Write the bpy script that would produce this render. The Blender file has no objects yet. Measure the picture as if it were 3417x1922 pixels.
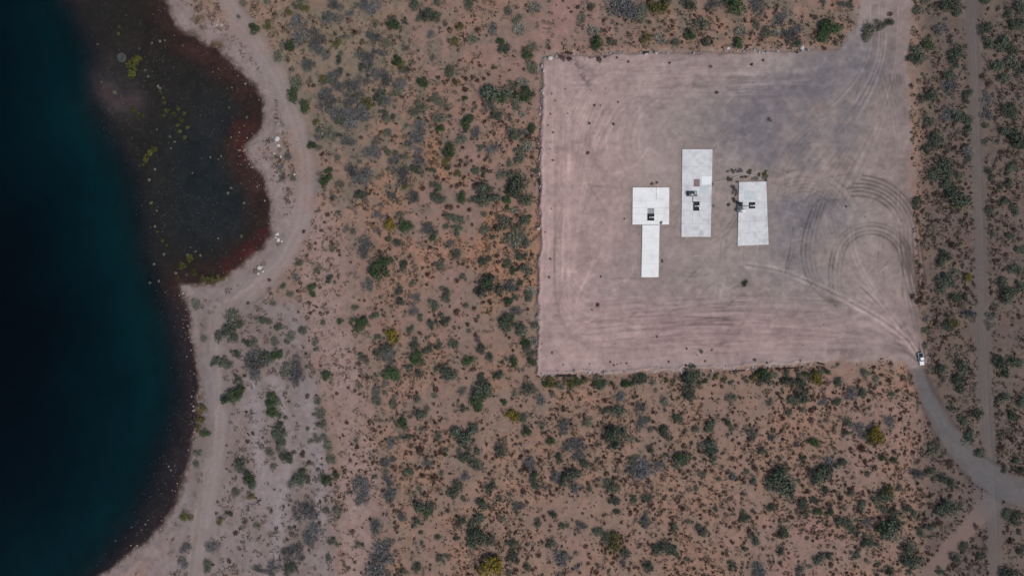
import bpy, math, random
import numpy as np

# ------------------------------------------------------------------ camera, world, sun, exposure
S = 0.13                      # metres per photograph pixel on the ground
W0, H0 = 3417, 1922
CAM_H = (W0 * S / 2) / 0.75   # 24 mm lens on a 36 mm sensor, looking straight down
scene = bpy.context.scene
cam_d = bpy.data.cameras.new("camera"); cam = bpy.data.objects.new("camera", cam_d)
scene.collection.objects.link(cam)
cam_d.lens = 24; cam_d.sensor_width = 36; cam_d.clip_start = 1; cam_d.clip_end = 20000
cam.location = (0, 0, CAM_H); cam.rotation_euler = (0, 0, 0)
scene.camera = cam

SUN_EL, SUN_AZ = math.radians(52), math.radians(-38)     # sun stands to the lower right of the picture
world = bpy.data.worlds.new("World"); scene.world = world; world.use_nodes = True
wn = world.node_tree
sky = wn.nodes.new("ShaderNodeTexSky"); sky.sky_type = 'NISHITA'; sky.sun_disc = False
sky.sun_elevation = SUN_EL
sun_dir = (math.cos(SUN_EL) * math.cos(SUN_AZ), math.cos(SUN_EL) * math.sin(SUN_AZ), math.sin(SUN_EL))
sky.sun_rotation = math.atan2(sun_dir[0], sun_dir[1])
sky.dust_density = 2.0; sky.air_density = 1.2
bgn = wn.nodes["Background"]; bgn.inputs["Strength"].default_value = 0.078
wn.links.new(sky.outputs[0], bgn.inputs["Color"])
sd = bpy.data.lights.new("sun", 'SUN'); sun = bpy.data.objects.new("sun", sd)
scene.collection.objects.link(sun)
sd.energy = 1.7; sd.angle = math.radians(10); sd.color = (1.0, 0.94, 0.87)
sun.rotation_euler = (math.radians(90) - SUN_EL, 0, SUN_AZ + math.radians(90))
scene.view_settings.view_transform = 'Standard'; scene.view_settings.look = 'None'
scene.view_settings.exposure = 0.28; scene.view_settings.gamma = 1.0
scene.view_settings.use_curve_mapping = False
scene.cycles.transparent_max_bounces = 16

rng = np.random.default_rng(7); random.seed(7)
COL = scene.collection

# ------------------------------------------------------------------ small helpers
def X(u): return (np.asarray(u, float) - W0 / 2) * S
def Y(v): return (H0 / 2 - np.asarray(v, float)) * S
def xy(u, v): return (float(X(u)), float(Y(v)))
FV = 3417 / 2576.0
def F(pts): return [(a * FV, b * FV) for a, b in pts]
def lin(c):
    c = c / 255.0
    return c / 12.92 if c <= 0.04045 else ((c + 0.055) / 1.055) ** 2.4
def C(r, g, b, k=1.2): return np.array([lin(r) / k, lin(g) / k, lin(b) / k])
def tag(o, label=None, cat=None, group=None, kind=None):
    if label: o["label"] = label
    if cat: o["category"] = cat
    if group: o["group"] = group
    if kind: o["kind"] = kind
    return o
def link(o, parent=None):
    COL.objects.link(o)
    if parent: o.parent = parent
    return o
def empty(name, loc=(0, 0, 0), rz=0.0):
    o = bpy.data.objects.new(name, None); o.empty_display_size = 0.5
    o.location = loc; o.rotation_euler = (0, 0, rz)
    return link(o)

class MB:
    """collects verts and faces for one mesh"""
    def __init__(s): s.v = []; s.f = []; s.m = []
    def add(s, vs, fs, m=0):
        n = len(s.v); s.v += [tuple(p) for p in vs]
        s.f += [tuple(i + n for i in f) for f in fs]; s.m += [m] * len(fs); return s
    def box(s, x0, x1, y0, y1, z0, z1, m=0, top=None):
        t = top or (x0, x1, y0, y1)
        vs = [(x0, y0, z0), (x1, y0, z0), (x1, y1, z0), (x0, y1, z0),
              (t[0], t[2], z1), (t[1], t[2], z1), (t[1], t[3], z1), (t[0], t[3], z1)]
        return s.add(vs, [(3, 2, 1, 0), (4, 5, 6, 7), (0, 1, 5, 4), (1, 2, 6, 5), (2, 3, 7, 6), (3, 0, 4, 7)], m)
    def tube(s, path, rad, n=8, m=0, caps=True):
        rads = rad if hasattr(rad, '__len__') else [rad] * len(path)
        P = [np.array(p, float) for p in path]; rings = []
        for i, p in enumerate(P):
            d = P[min(i + 1, len(P) - 1)] - P[max(i - 1, 0)]; d /= (np.linalg.norm(d) + 1e-9)
            a = np.cross(d, (0, 0, 1.0)) if abs(d[2]) < 0.95 else np.cross(d, (1.0, 0, 0))
            a /= np.linalg.norm(a); b = np.cross(d, a)
            rings += [tuple(p + rads[i] * (a * math.cos(2 * math.pi * k / n) + b * math.sin(2 * math.pi * k / n))) for k in range(n)]
        fs = []
        for i in range(len(P) - 1):
            for k in range(n):
                k2 = (k + 1) % n
                fs.append((i * n + k, i * n + k2, (i + 1) * n + k2, (i + 1) * n + k))
        if caps:
            fs.append(tuple(range(n))[::-1]); fs.append(tuple((len(P) - 1) * n + k for k in range(n)))
        return s.add(rings, fs, m)
    def mesh(s, name, mats, smooth=False):
        me = bpy.data.meshes.new(name); me.from_pydata(s.v, [], s.f); me.update()
        for m in (mats if isinstance(mats, (list, tuple)) else [mats]): me.materials.append(m)
        me.polygons.foreach_set("material_index", s.m)
        if smooth: me.polygons.foreach_set("use_smooth", [True] * len(s.f))
        return me
    def build(s, name, mats, parent=None, smooth=False, bevel=0):
        o = bpy.data.objects.new(name, s.mesh(name, mats, smooth)); link(o, parent)
        if bevel:
            b = o.modifiers.new("bevel", 'BEVEL'); b.width = bevel; b.segments = 2; b.limit_method = 'ANGLE'
        return o

def np_mesh(name, V, Fc, mats, smooth=True, attrs=None):
    """V (n,3); Fc (m,k) all faces of k corners"""
    me = bpy.data.meshes.new(name); k = Fc.shape[1]
    me.vertices.add(len(V)); me.vertices.foreach_set("co", np.ascontiguousarray(V, dtype=np.float32).ravel())
    me.loops.add(Fc.size); me.loops.foreach_set("vertex_index", np.ascontiguousarray(Fc, dtype=np.int32).ravel())
    me.polygons.add(len(Fc))
    me.polygons.foreach_set("loop_start", np.arange(0, Fc.size, k, dtype=np.int32))
    me.polygons.foreach_set("loop_total", np.full(len(Fc), k, dtype=np.int32))
    if smooth: me.polygons.foreach_set("use_smooth", np.ones(len(Fc), dtype=bool))
    me.update(calc_edges=True)
    for m in (mats if isinstance(mats, (list, tuple)) else [mats]): me.materials.append(m)
    for an, arr in (attrs or {}).items():
        if arr.ndim == 2:
            a = me.attributes.new(an, 'FLOAT_COLOR', 'POINT')
            a.data.foreach_set("color", np.concatenate([arr, np.ones((len(arr), 1))], 1).astype(np.float32).ravel())
        else:
            a = me.attributes.new(an, 'FLOAT', 'POINT'); a.data.foreach_set("value", arr.astype(np.float32))
    return me

# ------------------------------------------------------------------ numpy noise
_lat = rng.random((32, 256, 256))
def vn(x, y, sc, seed):
    L = _lat[seed % 32]; a = x / sc + 17.3 * seed; b = y / sc + 9.1 * seed
    i = np.floor(a).astype(int); j = np.floor(b).astype(int); fa = a - i; fb = b - j
    fa = fa * fa * (3 - 2 * fa); fb = fb * fb * (3 - 2 * fb)
    i0, i1, j0, j1 = i & 255, (i + 1) & 255, j & 255, (j + 1) & 255
    return (L[i0, j0] * (1 - fa) + L[i1, j0] * fa) * (1 - fb) + (L[i0, j1] * (1 - fa) + L[i1, j1] * fa) * fb
def fbm(x, y, sc, seed, o=4):
    t = 0; a = 0.5; n = 0
    for k in range(o):
        t = t + a * vn(x, y, sc / 2 ** k, seed + k * 3); n += a; a *= 0.55
    return t / n
def sst(x, a, b):
    t = np.clip((x - a) / (b - a), 0, 1); return t * t * (3 - 2 * t)
def poly_dist(px, py, pts):
    d = np.full(np.shape(px), 1e18)
    for (ax, ay), (bx, by) in zip(pts[:-1], pts[1:]):
        dx, dy = bx - ax, by - ay; L = dx * dx + dy * dy + 1e-9
        t = np.clip(((px - ax) * dx + (py - ay) * dy) / L, 0, 1)
        d = np.minimum(d, (px - ax - t * dx) ** 2 + (py - ay - t * dy) ** 2)
    return np.sqrt(d)
def inside(px, py, pts):
    r = np.zeros(np.shape(px), bool); n = len(pts)
    for k in range(n):
        ax, ay = pts[k]; bx, by = pts[(k + 1) % n]
        if ay == by: continue
        c = ((ay > py) != (by > py)) & (px < (bx - ax) * (py - ay) / (by - ay) + ax)
        r ^= c
    return r
def spline(pts, n=8):
    P = [np.array(p, float) for p in pts]; P = [2 * P[0] - P[1]] + P + [2 * P[-1] - P[-2]]; out = []
    for i in range(1, len(P) - 2):
        for k in range(n):
            t = k / n
            out.append(0.5 * (2 * P[i] + (P[i + 1] - P[i - 1]) * t + (2 * P[i - 1] - 5 * P[i] + 4 * P[i + 1] - P[i + 2]) * t ** 2
                              + (3 * P[i] - P[i - 1] - 3 * P[i + 1] + P[i + 2]) * t ** 3))
    out.append(P[-2]); return [tuple(p) for p in out]

# ------------------------------------------------------------------ plan of the place (photograph pixels; turned to metres below)
SHORE = [(540, -200), (552, 0), (565, 46), (598, 99), (658, 136), (724, 169), (764, 205), (810, 245), (850, 291), (873, 331), (876, 371), (870, 424),
         (832, 460), (813, 493), (830, 543), (863, 583), (883, 623), (896, 669), (899, 715), (896, 768), (876, 815), (830, 854), (790, 891), (757, 917),
         (697, 940), (664, 945), (611, 945), (597, 967), (620, 1016), (628, 1060), (624, 1109), (637, 1153), (651, 1206), (659, 1282), (650, 1348),
         (646, 1424), (633, 1503), (620, 1556), (602, 1627), (584, 1680), (553, 1725), (509, 1778), (465, 1822), (398, 1871), (330, 1922), (220, 2020), (0, 2300)]
SHORE = [(300, -9000), (420, -2500)] + spline(SHORE, 3) + [(-1500, 5000), (-3000, 12000)]
SHELF = [(-300, -12000), (60, -500), (172, 0), (262, 180), (265, 330), (318, 438), (398, 597), (432, 743), (440, 862), (478, 955), (517, 1061), (544, 1194), (557, 1326),
         (530, 1433), (490, 1525), (451, 1618), (411, 1724), (340, 1830), (260, 1922), (60, 2150), (-1800, 5000), (-3500, 12000)]
LOT = [(1811, 190), (2200, 182), (2550, 174), (2800, 166), (2862, 90), (2880, -80), (3046, -80), (3030, 90), (3022, 190), (3038, 663), (3050, 1008), (3071, 1140),
       (3082, 1205), (3048, 1214), (2960, 1196), (2760, 1207), (2400, 1229), (2050, 1243), (1790, 1248), (1799, 900), (1804, 500)]
SHORE_TRACK = [(690, -1500), (735, -60)] + F([(570, 0), (625, 80), (680, 160), (722, 250), (755, 340), (770, 420), (768, 500), (752, 580), (715, 650), (655, 715), (595, 765), (550, 810),
               (538, 870), (540, 950), (552, 1050), (545, 1150), (522, 1250), (508, 1350), (495, 1449)]) + [(640, 2100), (500, 3500)]
ACCESS = F([(2303, 925), (2330, 990), (2372, 1070), (2420, 1135), (2470, 1185), (2530, 1222), (2590, 1245), (2800, 1300)]) + [(8000, 3000)]
SERVICE = [(3200, -9000)] + F([(2440, -60), (2447, 60), (2453, 200), (2459, 400), (2466, 600), (2471, 800), (2477, 950), (2484, 1100), (2490, 1160), (2496, 1250), (2501, 1340), (2503, 1449)]) + [(3330, 9000)]
SIDE = F([(2490, 1265), (2430, 1335), (2372, 1402), (2320, 1470), (2200, 1650)]) + [(2300, 6000)]
UPPER = [(2950, 190), (2930, 60), (2960, -100), (2990, -5000)]
PINKBAND = F([(795, 560), (812, 700), (812, 800), (838, 900), (868, 1000), (893, 1150), (905, 1300), (905, 1500)])
TERR = F([(470, 725), (640, 720), (770, 745), (800, 930), (835, 1150), (850, 1300), (858, 1470), (330, 1470), (420, 1330), (480, 1150), (490, 900)])
WASH = [F([(690, 960), (715, 1060), (725, 1150), (700, 1290), (690, 1449)]), F([(760, 960), (790, 1060), (805, 1200), (800, 1330)]), F([(640, 960), (650, 1100), (660, 1250)])]
RED1 = F([(543, 692), (556, 650), (600, 625), (640, 592), (676, 572), (672, 600), (640, 632), (600, 662), (565, 690)])
RED2 = F([(560, 335), (600, 300), (640, 320), (625, 350), (612, 372), (622, 402), (612, 408), (590, 370)])

STEP = 0.45
xu = np.arange(-233, 233.01, STEP); yu = np.arange(-136, 136.01, STEP)
out = np.cumsum(1.0 * 1.28 ** np.arange(26))
gx = np.concatenate([(-233 - out)[::-1], xu, 233 + out]); gy = np.concatenate([(-136 - out)[::-1], yu, 136 + out])
OFF = len(out); NX, NY = len(gx), len(gy)
GX, GY = np.meshgrid(gx, gy); U = GX / S + W0 / 2; V = H0 / 2 - GY / S     # photograph pixels

def classify(u, v):
    """signed distances (photograph pixels) used for zones; negative = inside"""
    ds = poly_dist(u, v, SHORE); water = inside(u, v, SHORE + [(-40000, 12000), (-40000, -9000)])
    return np.where(water, -ds, ds)
wob = (fbm(GX, GY, 6, 1, 3) - 0.5)
wob2 = (fbm(GX, GY, 2.2, 5, 2) - 0.5)
DS = classify(U, V) + wob * 22 + wob2 * 9
dl = poly_dist(U, V, LOT + LOT[:1]); DL = np.where(inside(U, V, LOT), -dl, dl)
DLn = DL + wob * 16 + wob2 * 9
T_SH = poly_dist(U, V, SHORE_TRACK) + wob * 14
T_AC = poly_dist(U, V, ACCESS) + wob * 6 + wob2 * 3
acw = 17 + 26 * sst(V, 1230, 1680)
T_SE = poly_dist(U, V, SERVICE) + wob * 10 + wob2 * 4
T_SI = poly_dist(U, V, SIDE) + wob * 10
T_UP = poly_dist(U, V, UPPER)
shelf_in = inside(U, V, SHELF + [(-40000, 12000), (-40000, -12000)])
dshelf = poly_dist(U, V, SHELF) * np.where(shelf_in, 1, -1)                # >0 beyond the drop-off

# ------------------------------------------------------------------ heights
WATER_Z = -1.0
n1 = fbm(GX, GY, 26, 2, 4) - 0.5; n2 = fbm(GX, GY, 5, 4, 3) - 0.5
land = np.clip(DS / 70, 0, 1)
Z = WATER_Z + sst(DS, 0, 75) * 1.0 + land * (n1 * 1.0 + n2 * 0.25)
dep = 0.16 + 0.55 * sst(-DS, 0, 120) + 0.25 * n1 + 0.25 * n2
dep = dep + np.clip(dshelf + 70, 0, 900) * S * 0.10 + 1.1 * sst(dshelf, -60, 60)
f4_ = fbm(GX, GY, 30, 25, 3)
bar = np.exp(-(poly_dist(U, V, F([(205, 170), (235, 215), (290, 250), (330, 255)])) / 45) ** 2)
dep = np.maximum(dep * (0.8 + 0.4 * f4_) + 1.2 * sst(-V, -500, 100) * sst(dshelf, -40, 60) - 0.55 * bar, 0.06)
Z = np.where(DS < 0, WATER_Z - np.maximum(dep, 0.05) * sst(-DS, 0, 25), Z)
lotm = sst(-DLn, -4, 5)
edge_soft = sst(-DL, -60, 10)
rightside = sst(U, 2700, 2900)
lotw = lotm * (1 - rightside) + edge_soft * rightside
Z = Z * (1 - lotw) + (0.55 + 0.05 * n2) * lotw
Z = Z + 0.55 * np.exp(-((DLn + 5) / 5.5) ** 2) * (1 - sst(U, 2650, 2780)) * sst(V, 200, 260) * (0.35 + 1.1 * fbm(GX, GY, 4, 29, 2)) - 0.25 * np.exp(-((DLn - 9) / 6) ** 2) * (1 - sst(U, 2650, 2780))
for T, w in ((T_SE, 24), (T_SI, 26), (T_AC, None), (T_SH, 30)):
    m = sst(-T, -(acw if w is None else w) - 10, -(acw if w is None else w) + 4)
    Z = Z * (1 - m) + (fbm(GX, GY, 60, 9, 2) * 0.5 - 0.25 - 0.08 + 0.5 * lotw) * m * (DS > 75) + Z * m * (DS <= 75)

# ------------------------------------------------------------------ soil colours
def mixc(a, col, w): return a * (1 - w[..., None]) + col * w[..., None]
def blob(cu, cv, su, sv): return np.exp(-((U - cu) / su) ** 2 - ((V - cv) / sv) ** 2)
f1 = fbm(GX, GY, 16, 11, 4); f2 = fbm(GX, GY, 5, 13, 3); f3 = fbm(GX, GY, 1.6, 15, 2); f4 = fbm(GX, GY, 40, 17, 3); f5 = fbm(GX, GY, 2.6, 19, 3)
K = np.zeros(GX.shape + (3,)) + C(161, 130, 115)
K = mixc(K, C(186, 135, 102), np.clip(sst(f1, 0.36, 0.60) * (0.24 + 0.7 * blob(1560, 800, 330, 480)), 0, 1))
K = mixc(K, C(170, 134, 124), np.clip(sst(f4, 0.45, 0.6) * 0.5 + 1.0 * blob(1900, 100, 190, 110), 0, 1) * 0.85)
greyw = np.clip(sst(f2, 0.42, 0.68) * (0.45 + 1.0 * blob(1180, 330, 280, 380) + 0.5 * blob(1130, 1500, 260, 500) + 0.7 * sst(U, 3050, 3120)
                                        + 0.6 * blob(2500, 60, 400, 110)), 0, 0.9)
K = mixc(K, C(126, 114, 101), greyw)
K = mixc(K, C(142, 128, 106), np.clip(blob(1120, 180, 260, 260) * (0.3 + 0.8 * f1), 0, 0.75))
K = mixc(K, C(110, 95, 88), sst(U, 3030, 3120) * 0.85)  # browner soil, with the lens's edge darkening also painted into its colour
pb = np.exp(-(poly_dist(U, V, PINKBAND) / 75) ** 2) * (0.45 + 0.9 * f2)
K = mixc(K, C(168, 141, 132), np.clip(pb * 1.15, 0, 0.85))
beach = sst(-DS, -150, -40) * (V < 1000) + (V >= 1000) * sst(-DS, -90, -30)
K = mixc(K, C(160, 142, 137), np.clip(beach * (0.7 + 0.6 * f2), 0, 1))
dte = poly_dist(U, V, TERR + TERR[:1]); te = sst(np.where(inside(U, V, TERR), dte, -dte) + wob * 60, -10, 45)
K = mixc(K, C(149, 135, 133), te * 0.85)
K = mixc(K, C(133, 115, 103), te * sst(f1, 0.5, 0.66) * 0.5)
for w in WASH: K = mixc(K, C(163, 149, 149), np.exp(-((poly_dist(U, V, w) + wob * 20) / 26) ** 2) * 0.8)
# wrack, dark wet gravel and dry reeds at the water's edge
K = mixc(K, C(98, 84, 72), sst(-DS, -24, -6) * sst(f3, 0.35, 0.6) * 0.75)
for (cu, cv, su, sv) in ((660, 70, 26, 48), (720, 150, 45, 22), (700, 935, 70, 18), (668, 1370, 26, 85)):
    K = mixc(K, C(94, 76, 52), blob(cu, cv, su, sv) * sst(f3, 0.3, 0.6) * 0.95)
K *= (0.66 + 0.4 * f3 + 0.28 * f2)[..., None]
# tracks
sh = sst(-T_SH - wob2 * 20, -54, -16) * (DS > 10)
K = mixc(K, C(158, 144, 139), sh * (0.45 + 0.6 * f2) * 0.85)
K = mixc(K, C(112, 103, 100), sst(-T_SE - wob2 * 14, -36, -14) * (0.55 + 0.45 * f2))
K = mixc(K, C(146, 122, 112), sst(-T_SI - wob2 * 14, -42, -16) * 0.7)
K = mixc(K, C(112, 108, 108) * (0.82 + 0.36 * f5)[..., None], sst(acw + 6 - T_AC - wob2 * 10, -6, 13) * 0.9)
K = mixc(K, C(72, 70, 74), np.exp(-((T_AC - acw - 9) / 7) ** 2) * 0.5)
jn = blob(3300, 1680, 60, 60)
K = mixc(K, C(110, 107, 108), jn * 0.7)
L = np.zeros_like(K) + C(171, 154, 146)
L = mixc(L, C(190, 161, 154), np.clip(sst(-U, -2300, -1850) * (0.65 + 0.7 * f2), 0, 1))
L = mixc(L, C(176, 153, 146), np.clip(sst(-V, -420, -250) * sst(-U, -2700, -2450) * (0.3 + 0.8 * f2), 0, 1))
gz = np.clip(blob(2600, 400, 280, 160) + blob(2680, 680, 190, 300) + 0.9 * blob(2850, 240, 180, 150) + 0.35 * blob(2250, 960, 300, 130), 0, 1) * sst(f1, 0.22, 0.56)
L = mixc(L, C(126, 120, 124), gz * 0.9)
L = mixc(L, C(154, 135, 130), sst(U, 2880, 3010) * 0.6)  # right side of the lot, soil colour lowered to stand in for lens dimming
L = mixc(L, C(180, 152, 146), np.clip(blob(2250, 1120, 620, 110) * 1.2, 0, 1) * 0.8)
hs = (vn(GX, GY * 8, 7, 21) - 0.5) * 0.6 + (vn(GX, GY * 10, 16, 22) - 0.5) * 0.5
vs_ = (vn(GX * 9, GY, 9, 23) - 0.5)
hw = np.clip(blob(2400, 1090, 700, 110) + blob(2250, 240, 420, 110) + 0.25, 0, 1); vw = np.clip(blob(1860, 640, 60, 420), 0, 1)
L *= (1 + 0.34 * hs * hw + 0.22 * vs_ * vw + 0.30 * (f3 - 0.5) + 0.26 * (f2 - 0.5) + 0.30 * (f1 - 0.5) + 0.30 * (f5 - 0.5))[..., None]
L = mixc(L, C(188, 172, 160), sst(f5, 0.60, 0.75) * sst(f1, 0.42, 0.6) * 0.22)
L = mixc(L, C(118, 104, 100), np.exp(-(poly_dist(U, V, [(1900, 190), (1935, 230), (1950, 262), (1962, 285)]) / 14) ** 2) * sst(f3, 0.35, 0.6) * 0.8)
for (a0, a1, b0, b1) in ((2109, 2232, 627, 750), (2140, 2199, 751, 926), (2273, 2373, 500, 791), (2461, 2558, 608, 819)):
    dx_ = np.maximum(np.maximum(a0 - U, U - a1), 0); dy_ = np.maximum(np.maximum(b0 - V, V - b1), 0)
    L = mixc(L, C(140, 128, 120), np.exp(-(np.hypot(dx_, dy_) / (7 + 16 * f2)) ** 2) * sst(f5, 0.3, 0.6) * 0.55)
rim = np.exp(-((DLn + 9) / 7) ** 2) * (1 - sst(U, 2650, 2780)) * sst(V, 200, 260); L = mixc(L, C(192, 172, 164), rim * (0.05 + 0.4 * f5))
lq = np.maximum(sst(U, 2700, 2850), sst(-V, -240, -200)); lotc = lotm * (1 - lq) + sst(-DLn - wob2 * 20, -26, 14) * lq
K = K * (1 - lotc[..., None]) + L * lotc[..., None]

# lake bed: mud, gravel, algae, sand beyond the drop-off
BED = np.zeros_like(K) + C(66, 50, 44)
BED = mixc(BED, C(64, 46, 41), sst(DS + wob * 60, -190, -20) * 0.95)
BED = mixc(BED, C(54, 44, 46), sst(V, 960, 1060) * 0.9)
bay = np.clip(blob(700, 600, 170, 300) * 1.3, 0, 1)
BED = mixc(BED, C(58, 54, 56), bay * 0.8 * sst(-DS, 40, 120))
BED = mixc(BED, C(92, 76, 78), np.clip(bar * 0.8 + 0.5 * blob(330, 300, 110, 110), 0, 1) * 0.85)
BED = mixc(BED, C(54, 42, 48), np.exp(-((dshelf + 25) / 45) ** 2) * 0.8)
for R_, am in ((RED1, 0.95), (RED2, 0.7)):
    dr = poly_dist(U, V, R_ + R_[:1]); rr = sst(np.where(inside(U, V, R_), dr, -dr) + wob * 40 + wob2 * 20, -16, 22) * (0.6 + 0.6 * f2)
    BED = mixc(BED, C(92, 42, 38), np.clip(rr, 0, 1) * am)
redn = np.exp(-((DS + 38) / 30) ** 2) * (U > 560) * (V < 700) * sst(f2, 0.3, 0.6)
BED = mixc(BED, C(84, 52, 46), redn * 0.6)
speck = sst(f3, 0.52, 0.7)
BED *= (0.75 + 0.5 * f2 + 0.25 * speck * (1 - sst(dshelf, -10, 40)))[..., None]
BED = mixc(BED, C(46, 88, 88) * (0.9 + 0.2 * f2)[..., None], sst(dshelf + wob * 40, -50, 110))
wet = sst(-DS, -12, 8)
K = K * (1 - wet[..., None]) + BED * wet[..., None]

# ------------------------------------------------------------------ tyre marks: shallow ruts with their own turned-up, paler or darker soil
RC = np.zeros(GX.shape); RH = np.zeros(GX.shape)
def stroke(pts, w=2.6, dc=-0.12, dh=-0.05, smooth=True, n=8):
    w *= 1.3
    P = spline(pts, n) if smooth and len(pts) > 2 else pts
    P = [(p[0], p[1]) for p in P]
    us = [p[0] for p in P]; vs = [p[1] for p in P]; pad = 4 * w
    ix0 = OFF + int(np.clip((X(min(us) - pad) - xu[0]) / STEP, 0, len(xu) - 2)); ix1 = OFF + int(np.clip((X(max(us) + pad) - xu[0]) / STEP + 2, 1, len(xu)))
    iy0 = OFF + int(np.clip((Y(max(vs) + pad) - yu[0]) / STEP, 0, len(yu) - 2)); iy1 = OFF + int(np.clip((Y(min(vs) - pad) - yu[0]) / STEP + 2, 1, len(yu)))
    sl = (slice(iy0, iy1), slice(ix0, ix1))
    d = poly_dist(U[sl], V[sl], P)
    g = np.exp(-(d / w) ** 2) * np.clip(2.2 * fbm(GX[sl], GY[sl], 9, 27, 2) - 0.2, 0.25, 1.3)
    RC[sl] += dc * g; RH[sl] += dh * g
def offset(pts, o):
    P = [np.array(p, float) for p in pts]; r = []
    for i, p in enumerate(P):
        d = P[min(i + 1, len(P) - 1)] - P[max(i - 1, 0)]; d /= np.linalg.norm(d) + 1e-9
        r.append((p[0] - d[1] * o, p[1] + d[0] * o))
    return r
def pair(pts, gap=13, **k):
    P = spline(pts, 6); stroke(offset(P, gap / 2), smooth=False, **k); stroke(offset(P, -gap / 2), smooth=False, **k)
def arc(cu, cv, ru, rv, a0, a1, n=14): return [(cu + ru * math.cos(math.radians(a0 + (a1 - a0) * k / n)), cv - rv * math.sin(math.radians(a0 + (a1 - a0) * k / n))) for k in range(n + 1)]
r_ = random.Random(3)
ENT = (3072, 1196)
# light ruts from the entrance to the slabs
pair([ENT, (3010, 1118), (2905, 1047), (2750, 965), (2620, 910), (2490, 884)], 15, w=3.6, dc=0.24)
stroke([ENT, (3010, 1118), (2905, 1047), (2750, 965), (2620, 910), (2490, 884)], w=3, dc=-0.12)
pair([ENT, (2995, 1085), (2890, 1010), (2790, 975), (2680, 925)], 14, w=3, dc=-0.10)
for k in range(9):
    a = r_.uniform(-1, 1)
    pair([ENT, (3010 + a * 15, 1100 + a * 10), (2930 + a * 40, 990), (2860 + a * 90, 860 + abs(a) * 30), (2840 + a * 130, 720)], 13, w=2.6, dc=r_.choice([-0.13, -0.10, 0.08]))
for k in range(7):
    o = k * 7
    pair([(3078, 1190), (3062 - o * .7, 1050), (3040 - o, 850), (3036 - o, 640), (3026 - o * 1.1, 420), (3005 - o * 1.6, 250)], 12, w=2.4, dc=r_.choice([-0.12, 0.09, -0.09]))
for k in range(6):    # the wide bend, upper right quarter
    r = 138 + k * 13 + r_.uniform(-2, 2)
    p = arc(2862, 790, r * 1.02, r, r_.uniform(82, 104), r_.uniform(0, 14))
    stroke(p + [(p[-1][0] + r_.uniform(2, 10), p[-1][1] + 90), (p[-1][0] + r_.uniform(8, 26), p[-1][1] + 200)], w=r_.uniform(2.2, 3.0), dc=r_.choice([-0.42, -0.34, -0.38]))
for k in range(4):     # the horseshoe inside it
    r = 86 + k * 13 + r_.uniform(-2, 2)
    p = arc(2905, 868, r * 1.08, r, 8, 172)
    stroke([(p[0][0] + 42, p[0][1] + 150), (p[0][0] + 18, p[0][1] + 70)] + p + [(p[-1][0] - 8, p[-1][1] + 50), (p[-1][0] - 6, p[-1][1] + 105)], w=r_.uniform(2.3, 3.0), dc=r_.choice([-0.44, -0.36, -0.40]))
for k in range(4):     # the bend left of it
    o = k * 14
    stroke([(2710 + o, 690 - o * .3), (2682 + o, 770), (2672 + o, 850), (2690 + o, 925), (2735 + o, 985), (2790 + o, 1020)], w=2.7, dc=r_.choice([-0.28, -0.22]))
for k in range(7):     # arcs above it, towards the rightmost slab
    r = 120 + k * 12
    stroke(arc(2680, 760, r, r, 20, 120), w=2.3, dc=r_.choice([-0.12, 0.09, -0.09]))
for k in range(5):
    r = 60 + k * 10; stroke(arc(2720, 905, r, r * 1.2, 150, 330), w=2.4, dc=-0.09)
for k in range(20):    # diagonal fan in the upper right
    o = k * 13 + r_.uniform(-5, 5)
    stroke([(2895 + o * .45, 20), (2890 + o * .42, 190 + o * .1), (2790 + o * .62, 330 + o * .35), (2640 + o * .75, 430 + o * 1.0), (2570 + o * .8, 520 + o * 1.1)], w=2.5, dc=r_.choice([-0.11, 0.09, -0.08]))
for k in range(12):    # long sweeps over the top and left
    o = k * 16 + r_.uniform(-5, 5)
    stroke([(1850 + o * .5, 980 - o), (1858 + o * .7, 600), (1890 + o * .8, 380 + o * .5), (2010 + o * .6, 250 + o * .55), (2330, 222 + o * .6), (2700, 215 + o * .4)], w=2.2, dc=r_.choice([0.10, -0.08, 0.08]))
for k in range(12):    # the flare at the entrance
    a = k / 11
    stroke([ENT, (3020 - 20 * a, 1110 + 60 * a), (2900 - 30 * a, 985 + 175 * a), (2760, 880 + 290 * a)], w=3.2, dc=r_.choice([0.12, -0.10, 0.10]))
for k in range(13):    # sweeps above the slabs
    r = 150 + k * 15
    stroke(arc(2290 + r_.uniform(-15, 15), 470, r * 1.1, r * .95, r_.uniform(70, 110), r_.uniform(185, 220)), w=2.5, dc=r_.choice([0.07, -0.07, 0.06]))
for k in range(60):    # graded lines along the lower side
    v = r_.uniform(985, 1180); u0 = r_.uniform(1880, 2350); u1 = u0 + r_.uniform(250, 620)
    stroke([(u0, v + 20), ((u0 + u1) / 2, v), (min(u1, 2960), v + r_.uniform(-8, 14))], w=2.3, dc=r_.choice([-0.11, 0.07, -0.08]))
for k in range(9):     # they turn up into the left side
    o = k * 11
    stroke([(2150, 1165 - o * 2.2), (1960 + o * .2, 1150 - o * 2.2), (1880 + o * .5, 1085 - o * 2), (1852 + o * .8, 960 - o), (1850 + o * .8, 800)], w=2.6, dc=r_.choice([-0.08, 0.07, 0.08]))
for k in range(9):
    u = 1832 + k * 9 + r_.uniform(-3, 3); v0 = r_.uniform(240, 420)
    stroke([(u, v0), (u + 2, v0 + 250), (u - 2, r_.uniform(800, 1100))], w=2.2, dc=r_.choice([0.09, -0.06, 0.1]))
for k in range(6):
    stroke([(1840, 930 + k * 9), (1930, 960 + k * 10), (2040, 1010 + k * 8)], w=2.3, dc=-0.06)
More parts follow.
